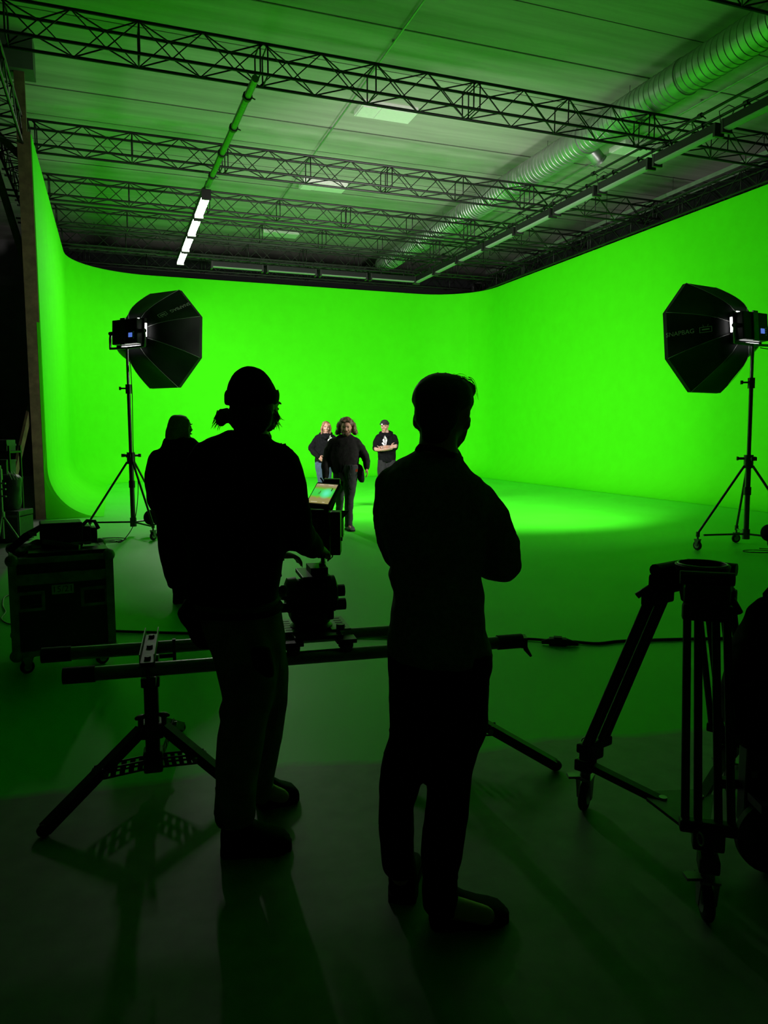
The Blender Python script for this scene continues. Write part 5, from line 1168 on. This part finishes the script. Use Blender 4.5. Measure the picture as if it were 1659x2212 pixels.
obj('red_tag', MB().box(P(769.5, 1016, D-.2), (0.045, 0.015, 0.045), RX), mat('red_cloth', (0.75, 0.05, 0.02), 0.7), rt)
obj('radio', MB().box(P(736, 1030, D-.2), (0.07, 0.04, 0.14), RX).cyl(P(736, 1022, D-.2), P(737.5, 1008, D-.2), 0.008, 6), BLACK_PLASTIC, rt)

def hoodie_logo(gar, cx_, cy_, s_, D, par):
    polys = [[(0.05, 1.0), (0.12, 0.75), (0.32, 0.55), (0.36, 0.2), (0.30, 0.05), (0.22, -0.35), (0.12, -0.62), (0.05, -0.7), (0.10, -0.25), (0.10, 0.1), (0.02, 0.55)],
             [(-0.03, 0.95), (-0.06, 0.5), (0.02, 0.1), (0.02, -0.2), (-0.06, -0.12), (-0.2, 0.02), (-0.30, 0.25), (-0.26, 0.40), (-0.14, 0.5)],
             [(-0.36, -0.05), (-0.22, -0.05), (0.0, -0.28), (0.0, -0.62), (-0.2, -0.42), (-0.42, -0.2)]]
    fn = lambda x, y: P(cx_, cy_, D-0.9) + RIGHT*x*s_ + UP*y*s_
    return decal('printed_emblem', polys, fn, gar, FWD, LOGO, par, off=0.006)
# ===== woman in a hoodie, behind
D = 15.4
rt = person('long-haired woman in a black hoodie and blue jeans behind the walking man', P(700, 1095, D))
torso = rows(D, [(936, 694, 712, 0.14), (940, 689, 717, 0.18), (946, 685, 721, 0.21), (956, 683, 722, 0.23), (970, 682, 722, 0.24), (985, 681, 721, 0.25), (994, 680, 721, 0.26), (1000, 680, 720, 0.26)])
legL = rows(D, [(995, 680, 704, 0.24), (1010, 681, 703, 0.23), (1030, 685, 702, 0.2), (1046, 687, 701, 0.17), (1070, 689, 700, 0.15), (1090, 690, 699, 0.13)], p=2.2)
legR = rows(D+.03, [(995, 698, 720, 0.24), (1010, 699, 718, 0.23), (1030, 701, 716, 0.2), (1046, 702, 715, 0.17), (1070, 703, 713, 0.15), (1090, 704, 713, 0.13)], p=2.2)
la_ = [P(687, 946, D), P(679, 958, D+.03), P(672, 969, D)]; lf_ = [P(672, 969, D), P(679, 979, D-.1), P(687, 986, D-.16)]
ra_ = [P(718, 946, D), P(724, 960, D+.03), P(726, 974, D)]; rf_ = [P(726, 974, D), P(724, 986, D-.08), P(719, 994, D-.14)]
fc = -FWD*0.96 + RIGHT*0.20 - UP*0.08
b = MB(); hd_ = head(b, P(704.2, 923.5, D-.02), fc, UP+RIGHT*0.08, 0.235, 0.15, 0.195)
b.loft(rows(D, [(930, 698, 710, 0.11), (940, 697, 711, 0.12), (948, 694, 714, 0.13)])); b.loft(scaled(torso[2:], 0.85)); b.loft(scaled(legL, 0.86)); b.loft(scaled(legR, 0.86))
for q in (la_, ra_): b.limb(q, [0.045, 0.04, 0.036])
for q in (lf_, rf_): b.limb(q, [0.036, 0.032, 0.025])
hand(b, lf_[-1], RIGHT*0.75 - UP*0.6 - FWD*0.1, -FWD, UP, 0.175, 0.3); hand(b, rf_[-1], -UP-RIGHT*0.3, -FWD, RIGHT, 0.175, 0.3)
for q in (P(694, 1092, D), P(708, 1092, D)): b.limb([V((q.x, q.y, 0.07)), V((q.x, q.y, 0.05))-FWD*0.12], [0.035, 0.03])
body = organic('body', b, SKIN2, rt, 0.0075, 2); face_parts(body, hd_, HAIR_RED)
g = MB().loft(torso)
for q in (la_, ra_): g.limb(q, [0.075, 0.07, 0.066])
for q in (lf_, rf_): g.limb(q, [0.066, 0.058, 0.046])
g.tube([P(692, 938, D+.05), P(696, 942, D-.08), P(704, 946, D-.12), P(712, 942, D-.08), P(715, 937, D+.05), P(704, 933, D+.15)], 0.04, 10, closed=True)
gar = organic('hoodie', g, HOOD, rt, 0.013, 2, wr=0.010, freq=8)
hoodie_logo(gar, 706.5, 957, 0.155, D, gar)
g = MB().loft(legL).loft(legR); organic('jeans', g, JEANS, rt, 0.012, 2, wr=0.006, freq=9)
for q in (P(694, 1092, D), P(708, 1092, D)): shoe('shoe', L(q, 0, 0.08), L(q, 0.0, -0.2), rt, SHOE, 0.1, 0.09)
hc, hs, hf, hu, hp = hd_
hb = MB().ell(hp(0, -0.025, 0.045), hs*0.092, hf*0.10, hu*0.085, 20, 12)
for q in (-1, 1): hb.limb([hp(q*0.06, 0.05, 0.075), hp(q*0.086, 0.03, 0.02), hp(q*0.092, 0.02, -0.06), hp(q*0.085, 0.03, -0.15)], [0.022, 0.026, 0.028, 0.016])
hb.ell(hp(0, -0.07, -0.04), hs*0.085, hf*0.05, hu*0.11, 16, 10)
organic('hair', hb, HAIR_RED, rt, 0.009, 2, wr=0.008, freq=22)

# ===== man in a beanie and hoodie, arms folded, behind
D = 16.1
rt = person('man in a black beanie and hoodie with tattooed forearms folded, standing behind', P(834, 1094, D))
torso = rows(D, [(934, 823, 844, 0.15), (938, 818, 849, 0.19), (944, 815, 853, 0.23), (955, 814, 855, 0.25), (970, 815, 855, 0.26), (985, 816, 855, 0.27), (992, 816.5, 854.5, 0.27), (998, 817, 854, 0.26)])
legL = rows(D, [(993, 816, 837, 0.24), (1012, 815, 836, 0.24), (1035, 816, 834, 0.21), (1055, 816.5, 832, 0.19), (1078, 818, 831, 0.17), (1091, 819, 830, 0.16)], p=2.2)
legR = rows(D, [(993, 834, 855, 0.24), (1012, 835, 855, 0.24), (1035, 836, 854, 0.21), (1055, 837, 853, 0.19), (1078, 839, 852, 0.17), (1091, 840, 851, 0.16)], p=2.2)
la_ = [P(819, 945, D), P(813, 957, D-.02), P(811, 968, D-.04)]; lf_ = [P(812, 969, D-.04), P(822, 968, D-.18), P(834, 966, D-.23), P(843, 965, D-.22)]
ra_ = [P(850, 945, D), P(854, 956, D-.02), P(853, 966, D-.06)]; rf_ = [P(853, 967, D-.06), P(845, 967, D-.2), P(834, 970, D-.27), P(823, 972, D-.26)]
fc = -FWD*0.96 - RIGHT*0.22 - UP*0.1
b = MB(); hd_ = head(b, P(831, 921, D-.02), fc, UP-RIGHT*0.06, 0.24, 0.155, 0.2)
b.loft(rows(D, [(928, 825, 839, 0.12), (938, 824, 841, 0.13), (946, 822, 845, 0.14)])); b.loft(scaled(torso[2:], 0.85)); b.loft(scaled(legL, 0.86)); b.loft(scaled(legR, 0.86))
for q in (la_, ra_): b.limb(q, [0.05, 0.046, 0.044])
for q in (lf_, rf_): b.limb(q, [0.046, 0.048, 0.042, 0.032])
hand(b, lf_[-1], RIGHT+UP*0.1, -FWD, UP, 0.18, 0.3); hand(b, rf_[-1], -RIGHT+UP*0.15, -FWD, UP, 0.18, 0.3)
for q in (P(824, 1093, D), P(846, 1093, D)): b.limb([V((q.x, q.y, 0.07)), V((q.x, q.y, 0.05))-FWD*0.12], [0.035, 0.03])
TAT = mat('tattooed_skin', (0.11, 0.065, 0.048), 0.55, var=0.55, scale=28)
body = organic('body', b, SKIN2, rt, 0.0075, 2); face_parts(body, hd_, HAIR_BR)
g = MB()
for q in (lf_, rf_): g.limb([q[0].lerp(q[1], 0.8), q[1].lerp(q[2], 0.5), q[2].lerp(q[3], 0.6)], [0.0485, 0.047, 0.040])
organic('tattooed_forearms', g, TAT, rt, 0.007, 1)
g = MB().loft(torso)
for q in (la_, ra_): g.limb(q, [0.08, 0.078, 0.074])
for q in (lf_, rf_): g.limb([q[0], q[0].lerp(q[1], 0.75)], [0.07, 0.064])
g.tube([P(822, 936, D+.05), P(824, 941, D-.09), P(832, 945, D-.13), P(841, 941, D-.09), P(846, 935, D+.05), P(834, 931, D+.15)], 0.042, 10, closed=True)
gar = organic('hoodie', g, HOOD, rt, 0.013, 2, wr=0.010, freq=8)
hoodie_logo(gar, 831, 956, 0.15, D, gar)
g = MB().loft(legL).loft(legR); organic('trousers', g, DARKPANT, rt, 0.013, 2, wr=0.006, freq=9)
for q in (P(824, 1093, D), P(846, 1093, D)): shoe('shoe', L(q, 0, 0.08), L(q, 0.0, -0.2), rt, SHOE, 0.105, 0.09)
hc, hs, hf, hu, hp = hd_
g = MB().ell(hp(0, -0.012, 0.065), hs*0.092, hf*0.112, hu*0.078, 20, 12).ell(hp(0, -0.05, 0.02), hs*0.088, hf*0.07, hu*0.06, 16, 10)
bn = organic('beanie', g, BLACK_KNIT, rt, 0.008, 2)
obj('beanie_band', MB().tube([hp(0.094*math.cos(a), -0.008+0.113*math.sin(a), 0.056) for a in [2*pi*i/24 for i in range(24)]], 0.014, 8, closed=True), BLACK_KNIT, bn, smooth='all')
obj('beanie_tag', MB().box(hp(0.03, 0.112, 0.056), (0.025, 0.012, 0.02), RX), PRINT, bn)
bm_ = MB().ell(hp(0, 0.078, -0.092), hs*0.03, hf*0.024, hu*0.025, 12, 8)
organic('beard', bm_, HAIR_BR, rt, 0.006, 1)
